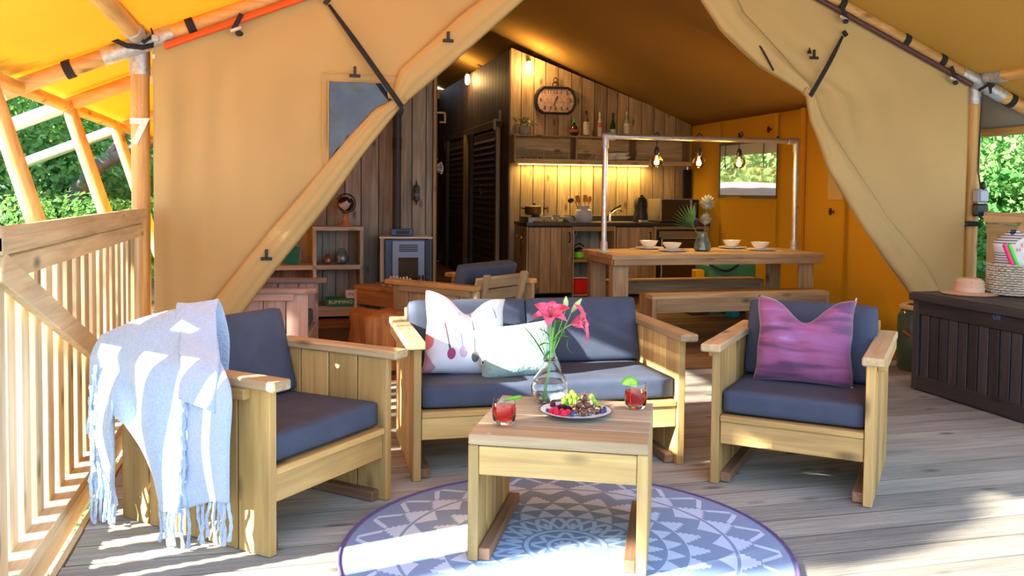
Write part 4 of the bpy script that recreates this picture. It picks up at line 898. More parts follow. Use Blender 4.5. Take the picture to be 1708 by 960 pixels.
# pillows ---------------------------------------------------------------
def pillow_mesh(w_, h, th, chop=.1, cw=.35, sag=0, n=34, puff=1.0):
    """upright pillow in the local XZ plane, base at z=0, thickness along y"""
    mb = MB()
    def shape(u, v, s):
        a, b = u*2-1, v*2-1
        pin = 1-.07*(1-b*b)*abs(a)**3; pinz = 1-.06*(1-a*a)*abs(b)**3
        x = a*w_/2*pin; z = h/2+b*h/2*pinz
        z -= chop*math.exp(-(a/cw)**2)*max(0, v)**2.2
        t = th*.5*((1-a**4)*(1-b**4))**.55*puff*(1-.35*math.exp(-(a/.3)**2)*v**2*(chop > 0))
        t += .006*math.sin(a*9+b*5)*(1-a*a)*(1-b*b)
        return (x+.003*math.sin(b*7), s*t+sag*b*a, z)
    mb.grid(lambda u, v: shape(u, v, -1), n, n); mb.grid(lambda u, v: shape(u, v, 1), n, n)
    me = mb.mesh('pillow'); bm = bmesh.new(); bm.from_mesh(me); bmesh.ops.remove_doubles(bm, verts=bm.verts, dist=.001); bmesh.ops.recalc_face_normals(bm, faces=bm.faces); bm.to_mesh(me); bm.free()
    me.polygons.foreach_set('use_smooth', [True]*len(me.polygons)); return me
def put_local(par_loc, ang, p): return Vector((par_loc[0], par_loc[1], 0))+Matrix.Rotation(R(ang), 3, 'Z') @ Vector(p)
# purple pillow
pm, pn, pb = nmat('purple_brushed'); q1, _ = objcoord(pn, (1.2, 1, 9), False); q2 = node(pn, 'TexNoise'); q2.inputs['Scale'].default_value = 1.9; q2.inputs['Detail'].default_value = 5; q2.inputs['Distortion'].default_value = .4
pn.links.new(q1.outputs[0], q2.inputs[0]); q3 = node(pn, 'ValToRGB'); el = q3.color_ramp.elements
el[0].position = .30; el[0].color = (.085, .03, .10, 1); el[1].position = .72; el[1].color = (.50, .30, .52, 1)
for p_, c_ in ((.42, (.12, .04, .12, 1)), (.50, (.26, .07, .19, 1)), (.60, (.28, .10, .27, 1))): z_ = el.new(p_); z_.color = c_
pn.links.new(q2.outputs[0], q3.inputs[0]); pn.links.new(q3.outputs[0], pb.inputs['Base Color']); pb.inputs['Roughness'].default_value = .7; pb.inputs['Sheen Weight'].default_value = .3
loc = put_local((1.855, 3.586), -41.2, (.335, .37, .412))
pp = empty('throw_pillow', loc, R(-39), 'purple brush-striped square pillow on the right armchair', 'pillow')
obj('cover', pillow_mesh(.45, .41, .16, .11, .42), pm, pp, (0, 0, 0), (R(-14), 0, 0))
pts = []; 
for i in range(25): b = -1+i/12; pts.append((.22*(1-.07*(1-b*b))+.003*math.sin(b*7), 0, .21+b*.21))
MB().tube(pts, .0035, 6).build('piping', P('lilac_piping', (.55,.45,.62), .7), pp, True, (0, 0, 0), (R(-14), 0, 0))
# white watercolour pillow
wm, wn2, wb = nmat('watercolour_white'); tcn = node(wn2, 'TexCoord'); sp = node(wn2, 'SeparateXYZ'); wn2.links.new(tcn.outputs['Object'], sp.inputs[0])
nz = node(wn2, 'TexNoise'); nz.inputs['Scale'].default_value = 9; wn2.links.new(tcn.outputs['Object'], nz.inputs[0])
def mth(n, op, a, b=None, c=None):
    m = node(n, 'Math', operation=op)
    for i, v in enumerate((a, b, c)):
        if v is None: continue
        if isinstance(v, (int, float)): m.inputs[i].default_value = v
        else: n.links.new(v, m.inputs[i])
    return m.outputs[0]
def mixc(n, fac, c1, c2):
    m = node(n, 'MixRGB'); n.links.new(fac, m.inputs[0]) if not isinstance(fac, (int, float)) else None
    for i, c in ((1, c1), (2, c2)):
        if isinstance(c, tuple): m.inputs[i].default_value = (*c, 1)
        else: n.links.new(c, m.inputs[i])
    return m.outputs[0]
X_, Z_ = sp.outputs[0], sp.outputs[2]; nzv = mth(wn2, 'MULTIPLY', mth(wn2, 'SUBTRACT', nz.outputs[0], .5), .12)
col = mixc(wn2, mth(wn2, 'LESS_THAN', mth(wn2, 'ADD', mth(wn2, 'ADD', X_, nzv), mth(wn2, 'MULTIPLY', Z_, .15)), -.17), (.66, .70, .74), (.38, .05, .09))
col = mixc(wn2, mth(wn2, 'MULTIPLY', mth(wn2, 'GREATER_THAN', mth(wn2, 'SUBTRACT', mth(wn2, 'MULTIPLY', mth(wn2, 'SINE', mth(wn2, 'MULTIPLY', X_, 40)), .05), mth(wn2, 'ADD', Z_, nzv)), -.20), .35), col, (.45, .50, .70))
for (x0, k, wd_, z0, z1, cc) in ((-.09, -.25, .0045, .10, .24, (.05, .03, .06)), (.035, -.10, .004, .10, .27, (.07, .07, .09)), (-.03, -.15, .002, .14, .30, (.3, .25, .3)), (.10, -.35, .003, .27, .40, (.12, .14, .2)), (.14, -.35, .004, .29, .41, (.2, .3, .4)), (.02, -.2, .003, .26, .32, (.12, .12, .16))):
    ln = mth(wn2, 'ABSOLUTE', mth(wn2, 'SUBTRACT', X_, mth(wn2, 'ADD', mth(wn2, 'MULTIPLY', mth(wn2, 'SUBTRACT', Z_, z0), k), x0)))
    f_ = mth(wn2, 'MULTIPLY', mth(wn2, 'LESS_THAN', ln, wd_), mth(wn2, 'MULTIPLY', mth(wn2, 'GREATER_THAN', Z_, z0), mth(wn2, 'LESS_THAN', Z_, z1))); col = mixc(wn2, f_, col, cc)
for (x0, z0, r_, cc) in ((-.085, .095, .020, (.28, .04, .12)), (.037, .09, .019, (.06, .07, .09)), (-.025, .11, .022, (.45, .33, .48)), (-.20, .15, .03, (.6, .15, .2))):
    dx = mth(wn2, 'SUBTRACT', X_, x0); dz = mth(wn2, 'MULTIPLY', mth(wn2, 'SUBTRACT', Z_, z0), .75); dd = mth(wn2, 'ADD', mth(wn2, 'MULTIPLY', dx, dx), mth(wn2, 'MULTIPLY', dz, dz)); col = mixc(wn2, mth(wn2, 'LESS_THAN', dd, r_*r_), col, cc)
wn2.links.new(col, wb.inputs['Base Color']); wb.inputs['Roughness'].default_value = .8; wb.inputs['Sheen Weight'].default_value = .3
loc = put_local((.561, 3.888), -1.4, (.275, .30, .402))
obj_ = obj('throw_pillow', pillow_mesh(.42, .41, .15, .09, .40), wm, None, loc, (R(-19), R(8), R(6)))
tag(obj_, 'white square pillow with watercolour drops at the left end of the sofa', 'pillow')
sg = P('sage_fabric', (.24,.36,.33), .85, noise=.1, nscale=60, bump=.5, sheen=.4)
loc = put_local((.561, 3.888), -1.4, (.545, .20, .404))
pp = empty('throw_pillow', loc, R(-3), 'sage green oblong pillow leaning in the middle of the sofa', 'pillow')
obj('cover', pillow_mesh(.40, .27, .15, .0, .4), sg, pp, (0, 0, 0), (R(-22), R(-6), 0)); MB().box((-.195, -.01, .09), (.012, .006, .03)).build('side_label', white, pp); MB().box((-.194, -.014, .085), (.008, .003, .014)).build('printed_mark', black, pp)
loc = put_local((.165, 6.10), 82, (.35, .42, .42)); tag(obj('throw_pillow', pillow_mesh(.42, .38, .14, .05), P('floral_blue', (.28,.33,.45), .8, noise=.7, nscale=7), None, loc, (R(-16), 0, R(82))), 'blue patterned pillow on the indoor armchair behind the left flap', 'pillow')
# blanket ---------------------------------------------------------------
bl = P('mohair_blue', (.40,.55,.76), .95, noise=.10, nscale=120, bump=.6, sheen=.8)
e = empty('blanket', (-.044, 3.185, 0), R(46.5), 'pale blue fringed mohair blanket draped over the left armchair', 'blanket')
def cr_(pts, t):
    n = len(pts)-1; x = min(max(t, 0), 1)*n; i = min(int(x), n-1); f = x-i
    p0, p1, p2, p3 = [Vector(pts[max(0, min(n, k))]) for k in (i-1, i, i+1, i+2)]
    return .5*((2*p1)+(-p0+p2)*f+(2*p0-5*p1+4*p2-p3)*f*f+(-p0+3*p1-3*p2+p3)*f**3)
zb = [(0, .225), (.12, .21), (.30, .16), (.46, .125), (.56, .24), (.72, .42), (.80, .46), (.83, .22), (.90, .14), (1, .12)]
def zbot(u):
    for i in range(len(zb)-1):
        if zb[i][0] <= u <= zb[i+1][0]: t = (u-zb[i][0])/(zb[i+1][0]-zb[i][0]); return zb[i][1]*(1-t)+zb[i+1][1]*t
    return .12
rows_in = [(.20, .72, .58), (.13, .80, .55), (.04, .87, .52), (-.04, .93, .50)]
ridge = [(.17, .47, .835), (.10, .56, .825), (.0, .70, .775), (-.07, .80, .715)]
sho = [(.02, .27, .70), (-.02, .42, .69), (-.07, .62, .68), (-.095, .82, .67)]
def bfn(u, v):
    cols = [cr_(r_, u) for r_ in (rows_in, ridge, sho)]
    y_ = .09+.75*u
    side_ = [Vector((-.085-.01*math.sin(u*14), y_-.0, .60)), Vector((-.105-.018*math.sin(u*16), y_-.012, (.60+zbot(u))/2)), Vector((-.10-.022*math.sin(u*18+1), y_-.02, zbot(u)))]
    p = cr_(cols+side_, v); p.x -= .010*math.sin(u*22+v*3)*v; return p
o = MB().grid(bfn, 70, 60).build('cloth', bl, e, 'all'); m_ = o.modifiers.new('t', 'SOLIDIFY'); m_.thickness = .012; m_.offset = 1
def bf2(u, v):   # folded-back layer over the cushion and arm
    r0_ = [(.36, .50, .60), (.36, .46, .80)]
    a = cr_([(.23, .455, .50), (.22, .43, .72), (.20, .46, .85), (.12, .40, .79), (.03, .28, .705), (-.075, .17, .64), (-.115, .14, .52)], v)
    b = cr_([(.13, .56, .80), (.12, .565, .83), (.09, .57, .845), (.05, .52, .80), (-.02, .42, .72), (-.09, .33, .65), (-.125, .30, .56)], v)
    p = a.lerp(b, u); p.z += .006*math.sin(v*25+u*4); p.x -= .012*math.sin(PI*u); return p
o = MB().grid(bf2, 20, 40).build('folded_layer', bl, e, 'all'); m_ = o.modifiers.new('t', 'SOLIDIFY'); m_.thickness = .014; m_.offset = 1
def fringe(mb, p, L, r_=.0065, k=0):
    pts = []; ph = rr.uniform(0, 6); dx = rr.uniform(-.02, .02)
    for i in range(9):
        t = i/8; pts.append((p[0]-.004+.006*math.sin(ph+t*5), p[1]+dx*t+.010*math.sin(ph+t*6), max(.012, p[2]-L*t)))
    mb.tube(pts, [r_*(.8+.3*(i % 2)) for i in range(8)]+[r_*1.2], 6)
fb = 0
for u in [0, .035, .07, .10, .14, .175, .21, .245, .30, .335, .37, .41, .45, .49]:
    mb = MB(); p = bfn(u, 1); fringe(mb, p, rr.uniform(.11, .17)); mb.build('tassel', bl, e, True)
for u in [.80, .82, .835, .85, .865, .88, .90, .915, .93, .945, .96, .98, 1.0]:
    mb = MB(); p = bfn(u, 1); fringe(mb, (p.x-.01, p.y, p.z+.05), rr.uniform(.16, .22)); mb.build('tassel', bl, e, True)
for i in range(9):
    mb = MB(); u = .30+.012*(i % 3); v = .62+.035*i; p = bfn(u, min(v, .98)); fringe(mb, (p.x-.02, p.y, p.z+.04), rr.uniform(.12, .18)); mb.build('tassel', bl, e, True)
for i in range(9):
    mb = MB(); u = .93+.012*(i % 4); v = .62+.035*i; p = bfn(min(u, 1), min(v, .98)); fringe(mb, (p.x-.02, p.y, p.z+.04), rr.uniform(.10, .16)); mb.build('tassel', bl, e, True)
# rug -------------------------------------------------------------------
rm, rn, rb2 = nmat('rug_mandala'); tcn = node(rn, 'TexCoord'); sp = node(rn, 'SeparateXYZ'); rn.links.new(tcn.outputs['Object'], sp.inputs[0]); x_, y_ = sp.outputs[0], sp.outputs[1]
rad = mth(rn, 'DIVIDE', mth(rn, 'SQRT', mth(rn, 'ADD', mth(rn, 'MULTIPLY', x_, x_), mth(rn, 'MULTIPLY', y_, y_))), .82); ang = mth(rn, 'DIVIDE', mth(rn, 'ARCTAN2', y_, x_), 2*PI)
def tri(k, off=0.): return mth(rn, 'MULTIPLY', mth(rn, 'PINGPONG', mth(rn, 'ADD', mth(rn, 'MULTIPLY', mth(rn, 'ADD', ang, 1), k), off), .5), 2)
def between(v, a, b): return mth(rn, 'MULTIPLY', mth(rn, 'GREATER_THAN', v, a), mth(rn, 'LESS_THAN', v, b))
def rel(a, b): return mth(rn, 'DIVIDE', mth(rn, 'SUBTRACT', rad, a), b-a)
light_ = None
def ring(a, b, fac):
    global light_
    f_ = mth(rn, 'MULTIPLY', between(rad, a, b), fac); light_ = f_ if light_ is None else mth(rn, 'MAXIMUM', light_, f_)
ring(0, .055, mth(rn, 'GREATER_THAN', mth(rn, 'SUBTRACT', 1.1, rel(0, .055)), mth(rn, 'MULTIPLY', tri(8), .5)))
ring(.065, .085, 1.0) if False else ring(.065, .085, mth(rn, 'GREATER_THAN', rad, 0))
ring(.09, .155, mth(rn, 'LESS_THAN', mth(rn, 'ABSOLUTE', mth(rn, 'SUBTRACT', tri(8), rel(.09, .155))), .28))
ring(.165, .185, mth(rn, 'GREATER_THAN', rad, 0))
for off, wd_ in ((0, .16), (.5, .16)): ring(.195, .335, mth(rn, 'LESS_THAN', mth(rn, 'ABSOLUTE', mth(rn, 'SUBTRACT', tri(12, off), rel(.18, .35))), wd_))
ring(.195, .27, mth(rn, 'LESS_THAN', tri(12), .16))
stp = lambda k, off: mth(rn, 'DIVIDE', mth(rn, 'FLOOR', mth(rn, 'MULTIPLY', tri(k, off), 5)), 5)
ring(.35, .44, mth(rn, 'GREATER_THAN', stp(24, 0), mth(rn, 'SUBTRACT', rel(.35, .44), .1)))
ring(.45, .53, mth(rn, 'GREATER_THAN', tri(24, .5), rel(.45, .53)))
ring(.545, .655, mth(rn, 'GREATER_THAN', stp(24, 0), mth(rn, 'SUBTRACT', rel(.545, .655), .05)))
ring(.665, .745, mth(rn, 'GREATER_THAN', tri(24, .5), mth(rn, 'SUBTRACT', 1, rel(.665, .745))))
ring(.76, .86, mth(rn, 'GREATER_THAN', stp(24, .5), mth(rn, 'SUBTRACT', rel(.76, .86), .05)))
ring(.85, .945, mth(rn, 'LESS_THAN', mth(rn, 'ABSOLUTE', mth(rn, 'SUBTRACT', tri(24, 0), rel(.82, .96))), .14))
rc = mixc(rn, light_, (.19, .30, .50), (.46, .62, .86)); rc = mixc(rn, mth(rn, 'GREATER_THAN', rad, .975), rc, (.14, .12, .27))
wv_ = node(rn, 'TexNoise'); wv_.inputs['Scale'].default_value = 260; rn.links.new(tcn.outputs['Object'], wv_.inputs[0]); bp = node(rn, 'Bump'); bp.inputs['Strength'].default_value = .4; bp.inputs['Distance'].default_value = .003; rn.links.new(wv_.outputs[0], bp.inputs['Height']); rn.links.new(bp.outputs[0], rb2.inputs['Normal'])
rn.links.new(rc, rb2.inputs['Base Color']); rb2.inputs['Roughness'].default_value = .9
e = empty('round_rug', (1.00, 3.04, .001), R(4), 'round blue and pale grey patterned outdoor rug under the coffee table', 'rug')
MB().lathe([(.80, 0), (.815, .002), (.815, .005), (.80, .007), (.002, .007)], 96).build('woven_disc', rm, e)
MB().tube([(.815*math.cos(2*PI*i/72), .815*math.sin(2*PI*i/72), .006) for i in range(73)], .005, 6).build('edge_binding', P('rug_binding', (.10,.08,.24), .8), e, True)
# coffee table ------------------------------------------------------------
TA = -25.0
ct = empty('coffee_table', (.622, 2.988, .008), R(TA), 'square pine coffee table with drinks and a fruit plate', 'table')
for i in range(4): board('top_plank', 'top' if i else 'pinegrey', (.31, .0775+.1525*i, .43), (.62, .149, .038), ct, b=.004)
for x in (.018, .602):
    for i in range(4): board('side_plank', 'pine', (x, .0775+.1525*i, .205), (.036, .149, .41), ct)
    board('runner', 'brown', (x+(.04 if x < .3 else -.04), .31, .024), (.042, .60, .042), ct)
board('front_rail', 'pine', (.31, .022, .357), (.545, .032, .10), ct); board('back_rail', 'pine', (.31, .592, .357), (.545, .032, .10), ct)
for x in (.07, .55): MB().lathe([(.006, 0), (.006, .001)], 10).build('screw_head', steel, ct, False, (x, .02, .4495))
TZ = .458
# drinks
jc = P('red_juice', (.85,.01,.02), .03, trans=.92, ior=1.33); tg = P('tumbler_glass', (.97,.97,.97), .02, trans=1, ior=1.45); lime = P('lime_flesh', (.42,.75,.10), .4, noise=.2, nscale=60); limes = P('lime_skin', (.12,.45,.02), .35)
for (x, y, s, lab) in ((.775, 3.085, 1, 'left glass of red juice with a lime slice'), (1.335, 3.205, -1, 'right glass of red juice with a lime wedge')):
    e = empty('drink_glass', (x, y, TZ), 0, lab+' on the coffee table', 'glass'); e.scale = (1.16, 1.16, 1.2)
    MB().lathe([(.025, 0), (.030, .002), (.036, .018), (.0385, .045), (.036, .070), (.034, .084), (.0325, .084), (.0345, .070), (.037, .045), (.034, .020), (.026, .012), (.001, .011)], 28).build('tumbler', tg, e, True)
    MB().lathe([(.001, .013), (.026, .0135), (.0335, .021), (.0362, .045), (.0352, .058), (.001, .058)], 28).build('juice', jc, e, True)
    a = R(25 if s > 0 else 160)
    mb = MB().prism([(.026*math.cos(t), .026*math.sin(t)) for t in [PI*i/12 for i in range(13)]], 'y', -.005, .005); mb.build('lime_slice', lime, e, False, (.020*s+(.004 if s > 0 else -.008), -.01, .078), (R(70 if s > 0 else 10), R(-8 if s > 0 else 14), 0))
    MB().tube([(.027*math.cos(t), 0, .027*math.sin(t)) for t in [PI*i/12 for i in range(13)]], .0045, 6).build('lime_rind', limes, e, True, (.020*s+(.004 if s > 0 else -.008), -.01, .078), (R(70 if s > 0 else 10), R(-8 if s > 0 else 14), 0))
# plate with fruit
PX0, PY0 = 1.075, 3.165
plate_m = P('plate_blue', (.72,.80,.88), .25)
e = empty('serving_plate', (PX0, PY0, TZ), 0, 'pale blue plate with dark rim piled with berries, chocolates and grapes', 'plate')
MB().lathe([(.06, 0), (.07, .003), (.130, .015), (.137, .019), (.128, .0175), (.07, .008), (.001, .007)], 44).build('dish', plate_m, e, True); MB().tube([(.1365*math.cos(2*PI*i/48), .1365*math.sin(2*PI*i/48), .0185) for i in range(49)], .0016, 6).build('rim', P('plate_rim', (.03,.04,.08), .3), e, True)
cv, sv = math.cos(R(-14.5)), math.sin(R(-14.5))
def on(px, py, z): px *= 1.1; py *= 1.1; return Vector((PX0+px*cv-py*sv, PY0+px*sv+py*cv, TZ+z))
def fruit(nm, mesh, mat, px, py, z, lab, cat, grp=None, rot=(0, 0, 0)):
    if not mesh.materials: mesh.materials.append(mat)
    return tag(obj(nm, mesh, None, None, on(px, py, z), rot), lab, cat, grp)
bmb = MB()
for i in range(40):
    z = 1-2*(i+.5)/40; a = i*2.4; q = math.sqrt(1-z*z); bmb.sph((.0085*q*math.cos(a), .0085*q*math.sin(a), .0095*z), .0034, 6, 4)
rasp = bmb.mesh('raspberry', True); black_ = rasp.copy(); bluem = MB().lathe([(.002, -.007), (.006, -.005), (.0078, 0), (.006, .0055), (.004, .0065), (.0035, .0045), (.001, .004)], 14).mesh('blueberry', True)
rp = P('raspberry', (.72,.02,.07), .4); bk = P('blackberry', (.035,.008,.03), .25); be = P('blueberry', (.05,.07,.18), .5)
for i, (x, y, z) in enumerate(((-.085, -.035, .020), (-.068, -.055, .020), (-.05, -.042, .022), (-.045, -.065, .020), (-.03, -.056, .024), (-.072, -.038, .028))): fruit('raspberry', rasp, rp, x, y, z, 'pink red raspberry in the cluster at the left front of the plate', 'raspberry', 'raspberries on the plate', (i, i*2, 0))
fruit('blackberry', rasp.copy() if False else black_, bk, -.078, .02, .030, 'reddish blackberry lying leftmost on the plate', 'blackberry', None, (.4, 1, 0))
for i, (x, y, z) in enumerate(((-.052, .012, .024), (-.035, .0, .024), (-.042, -.012, .03), (-.025, -.016, .024), (-.062, -.006, .024))): fruit('blackberry', black_, bk, x, y, z, 'dark blackberry in the cluster behind the raspberries', 'blackberry', 'blackberries on the plate', (i, .5, i))
for i, (x, y, z) in enumerate(((-.098, -.02, .020), (-.018, -.068, .018), (-.012, -.058, .024), (.095, -.005, .02), (.098, -.022, .021), (.088, -.035, .02), (.10, .008, .022))): fruit('blueberry', bluem, be, x, y, z, 'blueberry at the left front of the plate' if i < 3 else 'blueberry at the right rim of the plate', 'blueberry', 'blueberries left' if i < 3 else 'blueberries right')
grp = P('grape', (.40,.66,.08), .15, trans=.2, ior=1.35, noise=.12, nscale=30); grm = MB().sph((0, 0, 0), (.0115, .0115, .013), 16, 12).mesh('grape', True)
for i, (x, y, z) in enumerate(((-.03, .05, .022), (-.015, .045, .036), (-.038, .04, .040), (-.022, .055, .052), (.0, .055, .055), (.0, .045, .034), (-.008, .065, .064), (.012, .06, .044))): fruit('grape', grm, grp, x, y, z, 'green grape in the bunch beside the flower vase', 'grape', 'grapes at the left back')
for i, (x, y, z) in enumerate(((.058, .05, .022), (.066, .045, .038), (.060, .05, .054), (.075, .05, .026), (.084, .035, .02))): fruit('grape', grm, grp, x, y, z, 'green grape in the small bunch at the right back', 'grape', 'grapes at the right back')
stm = MB(); 
for k in range(7): stm.tube([on(.02+.005*k, .055, .05), on(.015+.01*k, .058, .066+.004*(k % 3))], .0012, 5)
tag(stm.tube([on(-.01, .06, .055), on(.03, .058, .058), on(.06, .05, .05)], .0016, 5).build('bare_stalk', P('stem_brown', (.25,.15,.07), .8), None, True), 'thin brown bare grape stalk above the chocolates', 'stalk')
cm, cn2, cbb = nmat('chocolate_marble'); q1, _ = objcoord(cn2, (1, 1, 1)); q2 = node(cn2, 'TexNoise'); q2.inputs['Scale'].default_value = 55; cn2.links.new(q1.outputs[0], q2.inputs[0]); q3 = node(cn2, 'ValToRGB'); q3.color_ramp.elements[0].position = .53; q3.color_ramp.elements[1].position = .57
q3.color_ramp.elements[0].color = (.14, .055, .03, 1); q3.color_ramp.elements[1].color = (.78, .68, .52, 1); cn2.links.new(q2.outputs[0], q3.inputs[0]); cn2.links.new(q3.outputs[0], cbb.inputs['Base Color']); cbb.inputs['Roughness'].default_value = .35
for i, (x, y, z) in enumerate(((-.005, -.045, .024), (.022, -.055, .024), (.05, -.045, .024), (.068, -.03, .024), (-.002, -.015, .026), (.03, -.02, .026), (.058, -.005, .026), (.012, -.03, .046), (.036, -.03, .046), (.02, .0, .048), (.045, -.008, .046), (.028, -.012, .066), (.08, -.012, .024), (.005, .02, .026), (.035, .02, .028))):
    m2 = MB().lathe([(.013, -.010), (.0155, -.006), (.0145, .004), (.010, .010), (.001, .0115)], 8).mesh('praline', False); fruit('chocolate', m2, cm, x, y, z, 'marbled %s chocolate praline in the heap on the plate' % ('brown and cream'), 'chocolate', 'pralines on the plate', (rr.uniform(-.5, .5), rr.uniform(-.5, .5), i))
# flower vase
VX, VY = 1.035, 3.375
vg = P('vase_glass', (.95,.97,.97), .01, trans=1, ior=1.38)
e = empty('flower_vase', (VX, VY, TZ), 0, 'round clear glass vase with narrow neck holding pink lilies', 'vase')
MB().lathe([(.035, 0), (.055, .008), (.072, .035), (.075, .065), (.062, .10), (.036, .135), (.022, .155), (.020, .168), (.026, .180), (.024, .181), (.018, .168), (.020, .156), (.034, .135), (.059, .10), (.072, .065), (.069, .037), (.052, .011), (.001, .009)], 40).build('glass_body', vg, e, True)
MB().tube([(.0225*math.cos(2*PI*i/24), .0225*math.sin(2*PI*i/24), .166) for i in range(25)], .0035, 6).build('neck_ring', P('ring_glass', (.45,.42,.35), .1, trans=.6), e, True)
MB().lathe([(.001, .0105), (.051, .0125), (.068, .037), (.071, .064), (.066, .085), (.001, .085)], 36).build('water', P('water', (.92,.97,.97), .0, trans=1, ior=1.33), e, True)
for i in range(9): a = i*.7; MB().sph((.035*math.cos(a), .035*math.sin(a), .018), (.011, .009, .008), 8, 6).build('pebble', P('pebble', (.45,.35,.28), .5, noise=.4), e, True)
pinkm, pkn, pkb = nmat('lily_petal'); q1, _ = objcoord(pkn, (1, 1, 1)); q2 = node(pkn, 'TexNoise'); q2.inputs['Scale'].default_value = 22; pkn.links.new(q1.outputs[0], q2.inputs[0]); q3 = node(pkn, 'ValToRGB'); q3.color_ramp.elements[0].color = (.62, .02, .10, 1); q3.color_ramp.elements[1].color = (.90, .20, .36, 1); q3.color_ramp.elements[0].position = .35; q3.color_ramp.elements[1].position = .65
pkn.links.new(q2.outputs[0], q3.inputs[0]); pkn.links.new(q3.outputs[0], pkb.inputs['Base Color']); pkb.inputs['Roughness'].default_value = .5
lg = P('stem_green', (.22,.50,.10), .5, noise=.2); lgd = P('leaf_dark', (.06,.28,.05), .5, noise=.3); lgp = P('bud_green', (.45,.62,.25), .5, noise=.15)
hub = Vector((VX+.0, VY, TZ+.36))
def vpt(px, py, z): return Vector((VX+px*cv-py*sv, VY+px*sv+py*cv, z))
MBst = lambda a, b, c, r_=.0035: MB().tube([cr_([a, b, c], i/8) for i in range(9)], r_, 8)
neck = vpt(0, 0, TZ+.17)
def petal(mb, base, dirv, upv, L, wd_, curl):
    d = Vector(dirv).normalized(); up = Vector(upv).normalized(); s = d.cross(up).normalized(); k0 = len(mb.v); n = 10
    for i in range(n+1):
        t = i/n; w_ = wd_*.5*math.sin(PI*(t**.8*.94+.06))**.75; c = base+d*(L*t*(1-.12*t))+up*(curl*L*(t**2.5)*-1+.10*L*math.sin(PI*t))
        mb.v += [tuple(c-s*w_+up*w_*.28), tuple(c-up*.10*w_), tuple(c+s*w_+up*w_*.28)]
    for i in range(n):
        a = k0+i*3; mb.f += [(a, a+3, a+4, a+1), (a+1, a+4, a+5, a+2)]
def lily(c, axis, L, lab, spread=.9, npet=6, bend=.35):
    q = empty('lily', neck, 0, lab, 'flower'); A = Vector(axis).normalized(); t1 = A.orthogonal().normalized(); t2 = A.cross(t1)
    for k in range(npet):
        a = 2*PI*k/npet+.3; rad_ = t1*math.cos(a)+t2*math.sin(a); d = (A*(1-.35*spread)+rad_*spread).normalized(); up = (A-rad_*.5).normalized()
        mb = MB(); petal(mb, c-neck, d, up, L*(1 if k % 2 else .95), .060 if k % 2 else .046, bend); mb.build('petal', pinkm, q, 'all')
    for k in range(5):
        a = 2*PI*k/5; rad_ = t1*math.cos(a)+t2*math.sin(a); mb = MB().tube([c-neck, c-neck+A*.05+rad_*.012], .001, 5).sph(c-neck+A*.052+rad_*.013, (.003, .003, .006), 6, 5); mb.build('stamen', P('pollen', (.35,.10,.03), .7), q)
    MBst(Vector((0, 0, 0)), Vector(((c-neck).x*.3, (c-neck).y*.3, .10)), c-neck).build('stem', lg, q, True)
    return q
lily(vpt(.0, -.015, TZ+.335), (-.15, -.5, .85), .108, 'left pink lily bloom opening upward in the glass vase', .75)
lily(vpt(.085, .0, TZ+.315), (.85, -.45, .25), .13, 'right pink lily bloom pointing to the right', .62, bend=.45)
for i, (a, b, lab) in enumerate(((vpt(.06, .01, TZ+.37), vpt(.062, .01, TZ+.425), 'upright green lily bud above the blooms'), (vpt(.085, .02, TZ+.36), vpt(.125, .02, TZ+.415), 'pale green lily bud leaning right'))):
    q = empty('lily_bud', neck, 0, lab, 'flower'); mb = MB(); d = (b-a); mb.tube([a-neck+d*t for t in (0, .2, .4, .6, .8, 1)], [.004, .009, .0115, .011, .007, .002], 10); mb.build('bud', lgp, q, True); MBst(Vector((0, 0, 0)), (a-neck)*.5, a-neck, .0025).build('stem', lg, q, True)
MBv = MB().tube([tuple(vpt(.012, 0, TZ+.30)), tuple(vpt(.0, 0, TZ+.17)), tuple(vpt(-.018, .0, TZ+.015))], .006, 8); tag(MBv.build('main_stem', lg, None, True), 'thick pale green stem standing in the water of the vase', 'stem')
lv = MB()
for (b0, t0, w_, bd) in (((.0, 0, .26), (-.055, -.02, .30), .022, .01), ((.01, 0, .24), (.085, -.03, .26), .026, .02), ((.07, -.03, .26), (.09, -.03, .20), .022, -.012), ((.0, 0, .21), (-.03, -.02, .17), .018, .0), ((.02, 0, .30), (.05, .02, .33), .02, .01), ((-.01, 0, .30), (-.04, 0, .35), .022, .01), ((.03, 0, .27), (.06, .03, .25), .02, .01), ((.0, 0, .235), (-.05, -.03, .225), .02, .01), ((.03, -.01, .31), (.055, -.02, .27), .02, .01)):
    leaf(lv, tuple(vpt(b0[0], b0[1], TZ+b0[2])), tuple(vpt(t0[0], t0[1], TZ+t0[2])), w_, bd, 7)
lv.tube([tuple(vpt(.005, 0, TZ+.2)), tuple(vpt(.02, 0, TZ+.33))], .005, 6); 
tag(lv.build('lily_leaves', lgd, None), 'green lily leaves clustered around the stems above the vase neck', 'leaves', kind='stuff')
for i in range(11):
    t = i/10; tipx = -.165+.11*t; tip = vpt(tipx, -.01+.02*(i % 2), TZ+.33+.055*t-(.02 if i % 3 == 0 else 0)); base = vpt(-.012+.005*t, 0, TZ+.165)
    mb = MB(); leaf(mb, tuple(base), tuple(tip), .008 if i not in (2, 3) else .020, .012, 8); tag(mb.build('grass_blade', lgd, None), ('lowest', 'second', 'third, wider', 'fourth, wider', 'fifth', 'sixth', 'seventh', 'eighth', 'ninth', 'tenth', 'uppermost')[i]+' long dark grass blade fanning left from the vase', 'leaf', 'grass blades in the flower vase')
